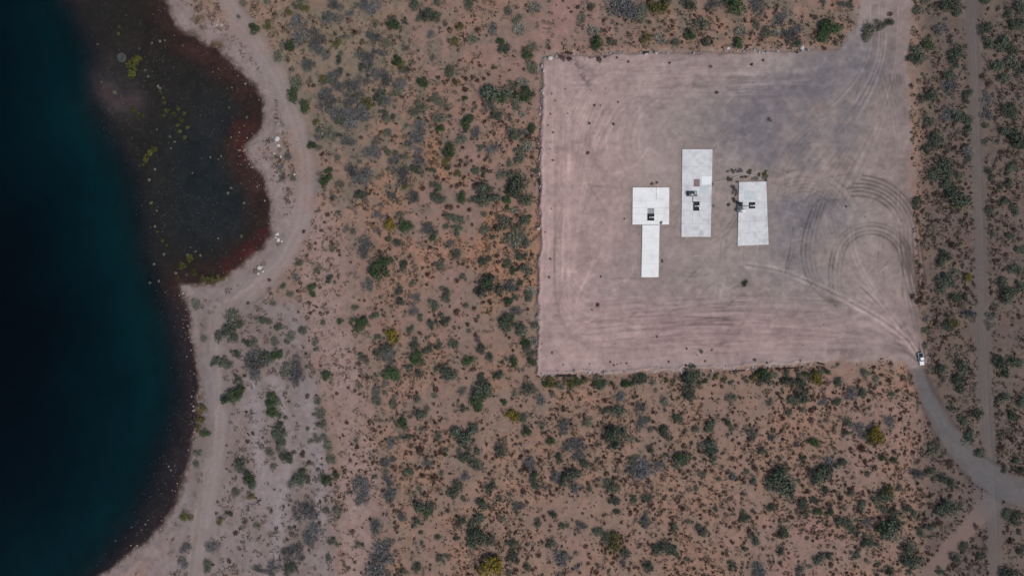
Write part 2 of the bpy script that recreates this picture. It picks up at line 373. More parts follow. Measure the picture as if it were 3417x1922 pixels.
for k in range(18):    # lines of the upper side
    v = r_.uniform(225, 335); u0 = r_.uniform(1900, 2400); u1 = u0 + r_.uniform(150, 420)
    stroke([(u0, v), ((u0 + u1) / 2, v + r_.uniform(-5, 5)), (u1, v)], w=2.3, dc=r_.choice([0.09, 0.06, -0.06]))
for k in range(5):     # curves in from the entrance along the lower edge
    o = k * 7
    stroke([(3066, 1206), (2985, 1172 - o), (2900, 1180 - o), (2800, 1204 - o)], w=2.6, dc=-0.13)
for k in range(170):   # fine scrapes in every direction
    u0, v0 = r_.uniform(1830, 3000), r_.uniform(200, 1190); a = r_.choice([r_.gauss(0, .15), r_.gauss(0, .15), r_.uniform(0, 3.14), -0.9 + r_.gauss(0, .25)]); Lg = r_.uniform(40, 170); bend = r_.uniform(-25, 25)
    stroke([(u0, v0), (u0 + Lg * .5 * math.cos(a) - bend * math.sin(a), v0 + Lg * .5 * math.sin(a) + bend * math.cos(a)), (u0 + Lg * math.cos(a), v0 + Lg * math.sin(a))], w=r_.uniform(1.8, 2.8), dc=r_.choice([0.13, 0.09, -0.09, -0.12]), dh=-0.02)
for k in range(22):
    c_ = (r_.uniform(1950, 2700), r_.uniform(560, 1000)); r = r_.uniform(60, 200); a = r_.uniform(0, 360)
    pair(arc(c_[0], c_[1], r, r, a, a + r_.uniform(50, 130)), 13, w=2.4, dc=r_.choice([-0.07, 0.06]))
for o in (-11, -7, 7, 11): stroke(offset(SERVICE[1:-1], o), w=3.2, dc=(0.12 if abs(o) < 9 else -0.07), dh=-0.04)
for o in (-11, 11): stroke(offset(SHORE_TRACK[1:-1], o), w=6, dc=0.07, dh=-0.04)
stroke(offset(SHORE_TRACK[13:-1], 20), w=5, dc=-0.10)
for o in (-9, 9): stroke(offset(ACCESS[:-1], o), w=4, dc=0.06, dh=-0.02)
K = K * np.clip(1 + RC * 1.25, 0.5, 1.5)[..., None]; Z = Z + RH
K = np.clip(K, 0.004, 0.85)

def look(arr, u, v):
    x, y = X(u), Y(v); ix = np.clip(((x - xu[0]) / STEP).astype(int), 0, len(xu) - 1) + OFF; iy = np.clip(((y - yu[0]) / STEP).astype(int), 0, len(yu) - 1) + OFF
    return arr[iy, ix]

# where they stand, read off the photograph in nine tiles: kind, x, y, radius (tile pixels)
TILES = {}
TILES[(0, 0)] = """g 1915 222 40 g 2220 720 55 g 2300 810 45 g 2360 1095 42 g 2465 1360 50 s 2100 430 45 s 2240 640 50 s 2480 1010 50 o 2440 600 35 o 2185 90 35 o 2300 60 40 o 2020 200 38
s 1840 30 30 s 1800 130 18 b 2250 170 60 b 2260 290 65 g 2200 350 42 b 2380 300 60 b 2400 390 55 b 2330 500 45 b 2510 150 60 b 2510 50 50 o 2540 330 40 b 2540 660 50 b 2480 700 55 b 2460 770 70
b 2520 570 45 b 2530 840 60 s 2210 530 22 s 2010 20 25 o 2390 930 25 t 2365 650 18 s 2410 1120 25 s 2560 900 50 t 2420 1170 15 g 2480 1290 30 s 2570 1390 35"""
TILES[(1140, 0)] = """g 403 185 52 d 680 150 75 d 640 110 40 d 550 40 45 d 965 45 45 s 730 20 35 b 240 60 60 b 170 40 50 b 60 100 30 b 240 270 50 b 220 450 70 b 280 560 55 b 330 600 55 b 120 640 60 b 60 640 40
d 300 735 60 b 330 760 60 o 185 780 52 g 430 470 42 o 450 500 36 b 480 520 45 b 130 860 85 b 60 900 70 b 60 760 60 b 30 850 50 b 560 1060 60 b 590 960 50 b 230 1150 70 b 400 1230 50 b 140 1320 70 b 80 1290 50 b 50 1070 50
s 345 325 35 b 450 640 50 s 430 690 45 s 600 810 50 s 740 890 50 s 730 770 45 s 550 850 45 s 820 530 45 o 860 620 40 d 810 560 35 g 620 620 45 s 985 300 50 b 1130 220 45 t 1030 230 28 t 815 230 25 o 890 205 30 o 850 320 45 o 1150 510 25
d 1230 370 55 g 1200 310 35 g 1405 415 42 s 1440 360 40 w 1340 230 45 w 1460 65 45 s 1260 90 40 s 1330 150 45 d 1170 700 100 g 1220 740 60 b 1110 800 45 d 1170 870 62 s 1080 700 45 g 1410 720 55 s 1340 760 45 s 1440 520 50 w 1360 620 35
t 940 600 25 t 1025 610 22 t 985 580 18 t 1110 565 18 t 1075 595 15 t 935 680 25 g 930 745 28 t 1045 500 20 t 730 590 22 t 1000 780 18 t 920 830 15 t 1080 920 18 t 1210 920 15 t 1240 940 13 t 1120 1000 14
g 945 920 60 d 935 990 25 g 745 980 35 b 1010 1010 40 s 900 1060 48 t 980 1050 18 t 745 1080 20 g 810 1135 58 o 800 1220 32 d 800 1270 25 b 1130 1110 55 d 1040 1120 30 d 1095 1200 22 d 1320 1040 55 s 1280 990 40 d 1345 1200 45 t 1405 1035 28
t 1215 1250 13 t 945 1190 18 t 980 1215 14 t 900 1215 20 t 890 1250 22 t 935 1245 15 t 860 1255 15 d 1015 1290 35 d 1085 1300 35 o 875 1315 28 t 930 1335 14 d 550 1275 30 d 480 1180 35 b 580 1200 40 d 680 1280 30 t 720 1345 25 t 770 1355 15
d 710 1410 40 t 615 1425 25 t 880 1400 30 t 990 1400 14 d 1320 1370 95 s 1210 1320 45 d 1100 1410 60 d 350 1150 25 b 470 1330 60 o 480 1410 28 b 1370 1000 30 t 50 570 18 t 90 725 18 t 200 575 18 t 480 140 15 t 510 1010 15 t 300 1000 22 t 150 1040 20
b 2100 60 100 b 2200 70 80 s 2260 110 60 o 2380 50 65 d 2430 30 60 t 1870 70 25 s 1880 55 30 w 1810 140 35 w 1900 240 42 g 1920 330 50 o 1950 340 32 s 2035 320 38 o 2295 290 52 w 2400 300 42 s 2520 330 40 t 2080 185 14 t 1670 10 15 t 1780 60 20
t 1665 440 30 t 1715 450 24 t 1940 455 26 t 1985 435 16 t 2160 470 12 t 2075 440 12 t 2470 480 12 t 1870 440 10 t 1855 1157 16 t 1905 798 12 t 1868 935 12 t 2048 940 13 t 2083 775 9 t 1950 800 8 t 1705 860 7 t 1685 675 8"""
TILES[(2277, 0)] = """d 40 40 60 b 220 40 50 g 380 20 92 b 560 50 60 s 130 190 58 g 60 270 45 d 180 320 42 g 410 330 52 w 440 240 42 s 620 260 52 w 700 260 32 s 560 200 38 b 800 250 58 b 750 150 50 b 850 210 40 d 860 335 35 t 860 400 14 t 1070 370 20
g 1060 180 45 g 1110 230 80 g 1060 280 52 s 1390 240 55 s 1480 200 50 d 1540 190 45 t 1560 115 25 s 1380 290 40 b 1200 35 25 b 1060 20 25 t 1270 10 15 t 255 703 13 t 520 492 14 t 605 460 12 t 210 508 12 s 655 910 18
d 2000 30 70 d 2060 80 50 s 1760 90 42 g 1850 340 48 d 1750 430 60 d 1720 450 40 b 1940 230 48 b 2020 300 30 d 2050 400 60 d 2060 460 50 s 1820 20 30 d 2020 560 50 b 2040 620 50 b 1980 650 58 d 1840 750 60 t 1830 630 20 t 1720 655 22
b 2000 870 55 d 2060 880 55 d 2140 910 45 d 2150 980 35 d 1910 1040 62 b 1890 1090 40 d 1830 1130 42 d 1960 1280 75 d 1980 1360 65 d 1900 1330 45 s 1850 930 42 d 2020 1430 50 b 2150 1150 40 d 2150 1200 30 s 2080 1330 40 d 2150 700 40 d 2140 760 30 d 2120 860 30
d 2290 10 50 d 2540 80 70 d 2520 180 60 d 2280 220 50 d 2440 100 45 d 2290 330 58 d 2400 330 58 d 2480 370 58 d 2360 500 58 s 2470 480 65 d 2560 530 60 d 2420 600 50 t 2260 580 25 t 2310 640 25 b 2290 750 40 d 2450 830 60 d 2480 880 50 b 2290 870 48
d 2280 950 30 d 2440 1000 50 d 2520 1050 75 d 2560 1080 50 t 2360 890 20 t 2410 1150 20 d 2460 1280 50 d 2300 1290 30 d 2330 1350 25 d 2450 1380 35 d 2380 1420 30 d 2280 1080 25"""
TILES[(0, 640)] = """s 1480 850 40 s 1760 960 68 d 1820 1000 40 d 1710 1070 72 d 1760 1100 45 s 1540 1110 32 d 1780 1210 35 d 1640 1290 48 d 1720 1280 45 b 1960 1280 80 b 1920 1220 60 b 1920 1350 60 d 2010 1240 50 g 2090 1240 48 b 2230 1330 72 b 2250 1390 65 s 2160 1350 48
g 2455 1385 45 d 1970 960 42 s 2030 980 35 d 2110 1020 38 s 2070 1130 35 d 2290 1040 38 s 2200 1090 40 s 2140 710 30 s 2190 770 30 s 2065 840 30 g 2350 720 38 g 2365 770 28 t 1870 840 18 t 2030 665 16 t 2290 300 18 s 2390 590 30 d 2490 660 30 s 2260 540 30
t 2250 750 20 t 2470 910 15 d 2380 1190 20 g 2570 980 25 d 1790 1415 35 o 1560 650 45 o 1650 650 38 s 1920 1130 38 d 1860 1140 35"""
TILES[(1140, 640)] = """d 150 30 58 b 540 50 45 d 740 40 58 g 910 45 38 d 1090 30 95 d 1310 20 88 s 1400 60 58 t 800 115 25 t 880 115 15 t 965 140 25 d 820 180 40 d 880 220 38 t 985 250 15 d 870 290 42 t 870 320 22 y 375 250 58 g 490 255 50 b 675 275 55 g 690 350 25
t 345 360 22 d 425 390 40 t 290 455 18 b 180 390 62 b 170 460 50 g 310 590 82 d 370 530 30 d 460 560 45 t 650 625 22 d 735 560 42 s 870 470 45 s 1080 290 48 d 1140 340 25 t 1165 270 28 s 1230 240 58 d 1370 240 50 s 1310 360 58 s 1390 380 45 t 1240 425 17 t 1225 320 13
d 1080 515 42 t 1170 485 20 s 1250 550 30 d 1330 480 45 t 1320 590 20 s 1390 590 48 d 1120 730 88 g 1110 690 58 b 1275 715 50 t 1340 675 18 t 870 670 22 d 920 650 30 d 540 690 25 b 200 710 50 d 440 730 40 d 440 825 35 b 550 790 35 d 700 840 48 d 800 800 45 d 800 760 30
t 1250 850 25 d 1020 750 30 t 870 910 32 s 940 860 30 t 1000 880 25 t 1060 835 15 d 1400 790 42 w 1420 750 35 g 145 985 58 d 250 940 35 b 540 890 40 d 600 950 30 d 780 960 50 d 690 1000 40 t 950 1000 20 d 1260 990 82 g 1230 980 50 d 1330 1030 50 b 1310 910 40
t 590 1065 20 d 520 1030 35 t 1010 1080 22 y 370 1080 66 o 390 1110 46 d 270 1090 25 d 310 1200 55 b 380 1230 55 d 545 1140 35 d 740 1150 35 d 850 1145 45 d 650 1180 40 d 1050 1180 40 t 1240 1080 15 t 1265 1100 15 g 580 1260 56 g 960 1275 50 d 1120 1250 35 g 1390 1130 42
s 1400 1180 40 g 1300 1280 38 g 390 1360 68 d 500 1330 35 d 580 1370 35 d 820 1350 58 d 800 1390 40 d 1180 1370 48 d 1070 1410 48 t 990 1340 25 t 940 1405 15 d 710 1335 20 d 260 1385 20 s 150 1240 30 s 190 1270 25 o 1560 1432 50 o 1720 1432 48 d 1950 1432 55 d 2240 1425 55
t 1928 852 18 t 1887 890 9 t 1953 640 9 t 2130 205 8 t 2375 1090 10"""
TILES[(2277, 640)] = """t 1230 113 11 g 465 687 25 t 540 1265 14 t 220 1190 10 s 140 1205 18 t 30 1180 10 d 2080 40 95 o 2090 90 55 t 1770 230 20 d 1760 90 38 d 1960 490 55 d 1940 520 48 t 2085 490 20 t 2050 540 18 d 2020 650 78 d 1930 700 55 y 2145 655 42 t 2145 735 20 d 2060 800 52 d 2130 800 30
t 1730 790 25 t 1770 825 28 t 1800 770 25 b 2160 920 52 t 1920 980 25 o 2030 980 50 d 2000 1010 48 d 2100 1330 58 d 2070 1420 58 d 1930 1340 48 t 2030 400 32 t 1790 560 20 t 2340 75 20 d 2410 80 40 d 2490 150 40 d 2310 150 35 t 2500 290 25 d 2470 340 40 t 2440 475 20 t 2350 520 20
d 2550 430 40 d 2500 600 50 d 2420 700 58 d 2530 720 58 d 2460 790 68 t 2330 760 20 b 2320 920 40 b 2310 1000 30 d 2370 1270 45 d 2440 1310 78 d 2520 1290 50 o 2420 1370 38 y 1000 1415 58 g 600 1380 55 d 620 1420 55 d 790 1400 52 d 870 1430 50 d 70 1400 85 s 1370 1360 42 t 1500 1380 18 d 1180 1430 38 t 1550 1420 25"""
TILES[(0, 1282)] = """g 1730 110 58 g 1800 50 50 g 2060 140 56 g 2070 220 52 g 2060 90 40 d 2100 370 55 d 2110 450 50 d 2160 540 58 d 2120 330 45 s 2420 220 40 s 2430 300 40 s 2450 400 40 s 2400 120 45 s 2480 470 40 s 2500 560 40 g 1550 370 35 s 1490 520 35 s 1480 600 32 o 1530 180 42 o 1510 260 38
o 1490 330 30 d 1830 610 55 g 1880 700 52 d 1900 740 40 t 1910 370 18 t 1870 430 20 s 2040 510 30 t 2280 530 25 t 2330 590 22 d 2230 720 72 d 2290 680 50 d 2320 720 30 g 2465 710 42 d 2535 690 35 s 1780 810 42 o 1890 840 30 d 1730 975 30 o 1670 1030 33 o 1410 990 45 b 2310 960 72 b 2290 910 40
b 2350 1120 68 b 2330 1160 50 b 2180 1270 58 b 2250 1260 55 t 2085 1085 22 t 2410 1040 15 t 2140 920 14 t 1780 1120 25 b 1610 1220 48 b 1400 1230 42 d 1560 1370 45 b 1390 1340 40 s 1850 1030 30 s 1940 1060 32 t 1730 1330 20 d 2200 1400 52 b 2060 1370 48 b 1950 1390 40 d 2520 1190 35
d 2480 1305 25 s 2550 950 40 t 2320 90 22 t 2180 130 12 t 1710 460 10 t 1725 515 10 t 1715 550 8 s 2060 620 28"""
TILES[(1140, 1282)] = """d 1060 70 82 g 1020 110 66 s 910 50 35 t 710 40 28 s 570 110 30 s 265 130 40 s 260 60 42 s 390 150 35 d 625 220 70 g 455 285 45 y 1275 235 55 o 1330 240 46 d 1380 250 42 b 1495 130 45 d 1420 40 55 d 930 185 38 g 1020 190 20 g 1220 135 25 d 920 380 82 d 1000 330 50 g 940 400 46
d 880 370 50 g 1400 350 42 s 1510 310 35 b 1680 320 50 g 1575 430 40 d 1200 485 48 s 730 385 35 t 590 490 32 t 750 510 28 g 780 530 20 t 655 625 28 t 700 700 36 t 615 685 25 d 500 400 30 b 370 440 45 b 325 590 40 b 385 570 30 d 500 650 40 b 640 590 30 d 950 530 58 d 1010 590 58 d 1020 500 30
b 1720 460 50 b 1780 450 50 b 1800 520 50 d 1840 600 40 d 1640 560 40 t 1390 635 28 t 1350 550 24 t 1500 575 24 b 1440 590 50 d 1460 680 40 d 1460 750 45 d 2050 390 92 w 2110 350 42 d 2050 460 45 s 1850 290 40 d 1980 200 35 d 2085 200 50 b 2090 90 40 b 2260 290 45 b 2250 180 40 d 2430 375 52
s 2430 130 42 d 2530 260 42 d 2330 490 40 d 2240 430 20 d 2550 570 66 b 2270 620 72 b 2220 650 70 s 2200 570 40 b 2400 610 40 d 1700 690 78 b 1740 780 45 b 1640 690 50 d 850 780 65 b 920 690 40 d 1140 750 48 t 840 850 25 d 640 930 72 g 650 960 48 b 160 780 55 b 160 860 50 b 370 800 50 b 380 850 45
b 350 720 40 d 250 690 20 b 150 720 40 d 895 1030 45 d 1020 1030 50 d 1060 900 50 d 1190 860 25 b 1330 920 40 t 1400 890 15 d 1270 830 25 t 1370 800 26 d 2060 870 50 s 2050 780 52 s 2010 740 40 d 2200 860 35 d 2300 860 40 b 260 1070 50 d 560 1040 40 b 460 1000 40 d 1070 1140 86 d 980 1110 55
d 980 1190 45 t 1020 1240 18 d 870 1150 30 d 730 1150 30 d 750 1320 35 d 570 1380 40 d 1280 1210 45 d 1290 1310 45 d 1580 1190 42 b 1640 1320 58 d 1680 1300 40 t 1515 1190 15 t 1485 1290 18 y 1120 1385 95 s 1480 1040 40 d 1680 1060 35 b 1800 1070 45 d 1600 980 35 d 1940 1110 45 o 2040 1180 66 d 2000 1150 48
d 2420 1240 62 d 2500 1260 45 d 2370 1230 40 d 2140 1270 48 d 2310 1370 50 b 2290 1040 50 d 2510 1080 38 d 2080 960 30 t 1980 985 20 t 1840 1220 20 t 1860 1350 20 t 2040 1350 18 b 310 1230 68 b 290 1330 72 b 260 1400 76 b 350 1290 50 d 480 1410 30 t 85 1110 28 s 130 1200 30 t 1320 1400 25 d 1400 1370 40"""
TILES[(2277, 1282)] = """d 50 70 55 s 370 100 40 d 840 120 45 d 900 80 58 b 1060 130 30 s 660 130 35 d 1170 130 35 b 1280 70 50 d 1360 60 40 d 210 310 50 d 340 280 40 s 95 340 30 d 190 450 58 d 215 530 58 g 10 560 55 b 530 370 40 b 680 400 35 s 600 500 40 b 860 455 25 g 990 440 42 t 970 270 26 s 1240 280 35 b 1340 350 45
y 1470 370 72 o 1420 390 55 d 1220 370 35 b 1560 290 35 t 1350 480 34 g 1500 545 30 g 1590 570 25 b 1120 580 50 d 1030 690 82 d 1060 640 66 d 1190 600 50 d 910 550 28 d 745 740 112 d 690 770 70 b 820 760 60 d 800 820 35 s 750 630 45 t 545 630 32 d 540 720 42 b 380 690 35 t 1440 630 36 t 1375 580 25
b 1760 670 45 d 1860 655 40 d 1940 700 50 d 2000 740 50 d 1080 800 35 o 1540 810 62 d 1500 860 66 s 1630 770 30 d 920 920 50 d 990 880 35 g 1020 950 35 g 1110 960 30 d 1340 920 45 d 1500 930 40 t 1190 860 25 d 1260 810 30 d 2010 930 78 d 1940 950 58 d 1690 940 35 d 1740 970 30 d 1210 1020 58
d 1260 1090 40 b 1390 1040 35 d 1540 1080 96 g 1500 1090 58 d 1600 1060 58 d 1600 980 50 d 1430 1180 45 d 1380 1200 35 d 1780 1110 35 d 1850 1080 30 t 1930 1045 25 d 1700 1230 68 d 1720 1310 72 d 1690 1350 50 d 1025 1300 52 d 1100 1300 40 d 1300 1270 38 d 370 1370 40 d 470 1240 25 d 140 1100 50 d 470 990 50
d 660 930 40 d 545 1160 45 d 740 1110 50 d 740 1240 40 d 1550 1400 45 d 890 1390 40 t 1120 1360 25 t 735 1345 20 b 560 1420 75 d 2070 20 55 d 2200 220 58 d 2100 270 40 d 2150 400 58 d 2240 520 40 d 2030 170 40 t 2045 115 18 d 2410 110 45 d 2550 140 40 d 2480 220 50 t 2470 410 18 t 2400 480 30 d 2420 640 30
d 2550 650 35 d 2520 560 40 d 2390 370 30 d 2520 1010 58 d 2450 980 40 t 2210 1070 25 t 2470 1180 30 d 2050 1300 45 d 2120 1230 40 d 2250 1290 30 d 2450 1410 78 d 2550 1250 40 d 1940 1400 35 s 1900 480 48 t 2010 600 36"""
PL = []      # kind, u, v, radius in photograph pixels
for (tu, tv), s_ in TILES.items():
    w = s_.split()
    for i in range(0, len(w), 4): PL.append((w[i], tu + float(w[i + 1]) * .44255, tv + float(w[i + 2]) * .44255, float(w[i + 3]) * .44255))
# weeds round the slabs (photograph pixels) and algae in the bay
PL += [('o', 2434, 598, 10), ('o', 2550, 587, 10), ('w', 2521, 596, 9), ('b', 2471, 570, 8), ('b', 2500, 578, 8), ('d', 2430, 685, 8), ('d', 2452, 672, 8), ('o', 2455, 650, 6), ('b', 2448, 622, 6), ('d', 2205, 744, 7), ('d', 2208, 871, 5),
       ('o', 2175, 614, 6), ('t', 2191, 611, 5), ('t', 2446, 576, 5), ('s', 2376, 615, 6), ('t', 2379, 688, 4), ('o', 2458, 608, 5)]
for x_, y_, r_a in ((210, 330, 45), (225, 300, 26), (205, 375, 26), (235, 290, 22), (213, 553, 18), (235, 570, 14), (258, 582, 13), (290, 770, 26), (318, 750, 18), (275, 800, 16), (262, 825, 12), (140, 130, 12), (137, 165, 11),
                    (362, 578, 18), (380, 552, 14), (368, 515, 13), (362, 490, 11), (432, 628, 15), (455, 600, 15), (470, 570, 12), (470, 690, 14), (445, 660, 12), (485, 640, 12), (415, 570, 14), (440, 545, 12), (345, 455, 10),
                    (380, 1235, 12), (360, 1210, 9), (500, 1300, 22), (460, 1340, 20), (520, 1370, 22), (560, 1410, 18), (430, 1400, 14), (600, 1395, 16), (335, 1165, 9)):
    PL.append(('a', 300 + x_ * .6623, y_ * .6623, r_a * .6623))
# hedge-like strips against the lot's left and lower sides
rq = random.Random(14)
for k_ in range(44): PL.append((rq.choice('sdsg' if k_ % 5 else 'w'), rq.uniform(1690, 1786), 270 + k_ * 22 + rq.uniform(-12, 12), rq.uniform(9, 19)))
for k_ in range(34): PL.append((rq.choice('sdog'), 1810 + k_ * 29 + rq.uniform(-12, 12), 1276 - k_ * 1.0 + rq.uniform(-6, 20), rq.uniform(8, 16)))
for k_ in range(26): PL.append(('t', rq.uniform(1815, 1840) + 8 * (k_ % 3), rq.uniform(215, 1225), rq.uniform(2.5, 5)) if k_ < 12 else ('t', rq.uniform(1830, 2780), 1222 - rq.uniform(0, 22), rq.uniform(2.5, 5)))
# smaller sage bushes filling the scrub between the large ones
def free(u, v, m=8):
    u = np.array([u]); v = np.array([v])
    return bool(look(DS, u, v)[0] > 60 + m and look(DL, u, v)[0] > m and look(T_SE, u, v)[0] > 30 and look(T_AC - acw, u, v)[0] > 12 and look(T_SH, u, v)[0] > 44 and look(T_SI, u, v)[0] > 36)
rr = random.Random(21); n_ = 0
big = np.array([(p[1], p[2], p[3]) for p in PL])
while n_ < 200:
    u, v = rr.uniform(900, 3417), rr.uniform(0, 1922)
    if free(u, v) and np.all(np.hypot(big[:, 0] - u, big[:, 1] - v) > big[:, 2] * .7 + 9):
        PL.append((rr.choice('sssbs'), u, v, rr.uniform(6, 12))); n_ += 1

n_ = 0
while n_ < 90:
    u, v = rr.gauss(1190, 150), rr.gauss(330, 210)
    if free(u, v) and u < 1760 and v > 0:
        PL.append((rr.choice('sbsbd'), u, v, rr.uniform(7, 15))); n_ += 1
for k_ in range(26):
    PL.append((rr.choice('bdobt'), *((rr.uniform(2425, 2560), rr.uniform(562, 603)) if k_ < 17 else (rr.uniform(2436, 2457), rr.uniform(610, 715))), rr.uniform(3.5, 7.5)))
# leaf litter and fine twigs lying round the bushes: greyer soil of uneven outline
LIT = np.zeros(GX.shape)
for k, u, v, r in PL:
    if k in 'ta' or look(DS, np.array([u]), np.array([v]))[0] < 20: continue
    R = r * 1.5; c0 = OFF + int((X(u - 2 * R) - xu[0]) / STEP); c1 = OFF + int((X(u + 2 * R) - xu[0]) / STEP) + 1; q0 = OFF + int((Y(v + 2 * R) - yu[0]) / STEP); q1 = OFF + int((Y(v - 2 * R) - yu[0]) / STEP) + 1
    sl = (slice(max(q0, 0), q1), slice(max(c0, 0), c1)); d = np.hypot(U[sl] - u, V[sl] - v) / R + (f2[sl] - 0.5) * 1.1
    LIT[sl] = np.maximum(LIT[sl], np.exp(-d ** 2) * (0.75 if k in 'bsw' else 0.6))
LIT *= (1 - lotm) * (1 - 0.6 * te)
K = mixc(K, C(134, 122, 108), np.clip(LIT * (0.35 + 0.7 * f3), 0, 0.6))

# ------------------------------------------------------------------ procedural materials
def mat(name, base, rough=0.9, spec=0.3, metal=0.0, noise=0.0, nscale=3.0, bump=0.0, obj_var=0.0, attr=None, leaf=False, stain=None):
    m = bpy.data.materials.new(name); m.use_nodes = True; nt = m.node_tree; p = nt.nodes["Principled BSDF"]
    p.inputs["Roughness"].default_value = rough; p.inputs["Specular IOR Level"].default_value = spec; p.inputs["Metallic"].default_value = metal
    if attr:
        a = nt.nodes.new("ShaderNodeAttribute"); a.attribute_name = attr; col = a.outputs["Color"]
    else:
        r = nt.nodes.new("ShaderNodeRGB"); r.outputs[0].default_value = (*base, 1); col = r.outputs[0]
    def mul(col, fac):
        mx = nt.nodes.new("ShaderNodeVectorMath"); mx.operation = 'SCALE'
        nt.links.new(col, mx.inputs[0]); nt.links.new(fac, mx.inputs["Scale"]); return mx.outputs[0]
    def rng_(src, lo, hi):
        mr = nt.nodes.new("ShaderNodeMapRange"); mr.inputs["To Min"].default_value = lo; mr.inputs["To Max"].default_value = hi
        nt.links.new(src, mr.inputs["Value"]); return mr.outputs[0]
    tc = nt.nodes.new("ShaderNodeTexCoord")
    if noise:
        n = nt.nodes.new("ShaderNodeTexNoise"); n.inputs["Scale"].default_value = nscale; n.inputs["Detail"].default_value = 6; n.inputs["Roughness"].default_value = 0.65
        nt.links.new(tc.outputs["Object"], n.inputs["Vector"]); mr = nt.nodes.new("ShaderNodeMapRange")
        mr.inputs["From Min"].default_value = 0.25; mr.inputs["From Max"].default_value = 0.75
        mr.inputs["To Min"].default_value = 1 - noise; mr.inputs["To Max"].default_value = 1 + noise
        nt.links.new(n.outputs["Fac"], mr.inputs["Value"]); col = mul(col, mr.outputs[0])
        if bump:
            b = nt.nodes.new("ShaderNodeBump"); b.inputs["Strength"].default_value = bump; b.inputs["Distance"].default_value = 0.05
            nt.links.new(n.outputs["Fac"], b.inputs["Height"]); nt.links.new(b.outputs[0], p.inputs["Normal"])
    if stain is not None:
        n = nt.nodes.new("ShaderNodeTexNoise"); n.inputs["Scale"].default_value = 0.22; n.inputs["Detail"].default_value = 5
        nt.links.new(tc.outputs["Object"], n.inputs["Vector"])
        mr = nt.nodes.new("ShaderNodeMapRange"); mr.inputs["From Min"].default_value = 0.5; mr.inputs["From Max"].default_value = 0.72; nt.links.new(n.outputs["Fac"], mr.inputs["Value"])
        mx = nt.nodes.new("ShaderNodeMix"); mx.data_type = 'RGBA'; mx.inputs[7].default_value = (*stain, 1)
        nt.links.new(mr.outputs[0], mx.inputs[0]); nt.links.new(col, mx.inputs[6]); col = mx.outputs[2]
    if obj_var:
        oi = nt.nodes.new("ShaderNodeObjectInfo"); col = mul(col, rng_(oi.outputs["Random"], 1 - obj_var, 1 + obj_var))
    if leaf:
        a = nt.nodes.new("ShaderNodeAttribute"); a.attribute_name = "lv"; col = mul(col, rng_(a.outputs["Fac"], 0.55, 1.55))
    nt.links.new(col, p.inputs["Base Color"])
    return m
M_SOIL = mat("soil", (0, 0, 0), 0.95, 0.15, attr="soil", noise=0.14, nscale=1.6, bump=0.5)

# split the one terrain sheet into the pieces of the setting
def facemax(a): return (a[:-1, :-1] + a[1:, :-1] + a[:-1, 1:] + a[1:, 1:]) / 4
fDS, fDL = facemax(DS), facemax(DLn)
zone = np.zeros(fDS.shape, np.int8)
zone[facemax(T_SH) < 36] = 3
zone[facemax(T_SE) < 25] = 5
zone[facemax(T_SI) < 28] = 6
zone[facemax(acw + 6 - T_AC) > 0] = 4
zone[fDL < 0] = 2
zone[fDS < 0] = 1
idx = np.arange(NX * NY).reshape(NY, NX)
FQ = np.stack([idx[:-1, :-1], idx[:-1, 1:], idx[1:, 1:], idx[1:, :-1]], -1).reshape(-1, 4); zf = zone.ravel()
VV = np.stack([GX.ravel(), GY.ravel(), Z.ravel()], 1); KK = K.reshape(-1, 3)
for zid, nm, lab, cat in ((0, "ground", "orange pink desert soil of the scrubland", "ground"),
                     (1, "lake_bed", "dark muddy bed under the lake water", "lake bed"),
                     (2, "bare_lot", "large bare graded dirt lot with tyre marks around the white slabs", "dirt lot"),
                     (3, "shore_track", "pale dirt track following the shore of the bay", "track"),
                     (4, "access_road", "blue grey gravel road curving from the lot to the right edge", "road"),
                     (5, "service_track", "straight two rut dirt track down the right side", "track"),
                     (6, "side_track", "short dirt track branching down left from the road junction", "track")):
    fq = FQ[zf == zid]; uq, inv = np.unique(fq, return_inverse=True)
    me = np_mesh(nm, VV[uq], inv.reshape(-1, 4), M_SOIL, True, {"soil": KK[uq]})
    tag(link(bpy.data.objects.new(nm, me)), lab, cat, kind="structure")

def height(u, v):
    x, y = X(u), Y(v)
    ix = np.clip(((x - xu[0]) / STEP).astype(int) if hasattr(x, 'astype') else int((x - xu[0]) / STEP), 0, len(xu) - 1) + OFF
    iy = np.clip(((y - yu[0]) / STEP).astype(int) if hasattr(y, 'astype') else int((y - yu[0]) / STEP), 0, len(yu) - 1) + OFF
    return Z[iy, ix]
def hz(u, v): return float(height(np.array([float(u)]), np.array([float(v)]))[0])
# lake water: a closed body with clear, absorbing water and a rippled surface
mw = bpy.data.materials.new("lake_water"); mw.use_nodes = True; nt = mw.node_tree; nt.nodes.clear()
o_ = nt.nodes.new("ShaderNodeOutputMaterial"); tr = nt.nodes.new("ShaderNodeBsdfTransparent"); gl = nt.nodes.new("ShaderNodeBsdfGlossy")
gl.inputs["Roughness"].default_value = 0.12; fr = nt.nodes.new("ShaderNodeFresnel"); fr.inputs["IOR"].default_value = 1.33
mx = nt.nodes.new("ShaderNodeMixShader"); nz = nt.nodes.new("ShaderNodeTexNoise"); nz.inputs["Scale"].default_value = 0.9; nz.inputs["Detail"].default_value = 5
tc = nt.nodes.new("ShaderNodeTexCoord"); bp = nt.nodes.new("ShaderNodeBump"); bp.inputs["Strength"].default_value = 0.6; bp.inputs["Distance"].default_value = 0.15
nt.links.new(tc.outputs["Object"], nz.inputs["Vector"]); nt.links.new(nz.outputs["Fac"], bp.inputs["Height"])
nt.links.new(bp.outputs[0], gl.inputs["Normal"]); nt.links.new(bp.outputs[0], fr.inputs["Normal"])
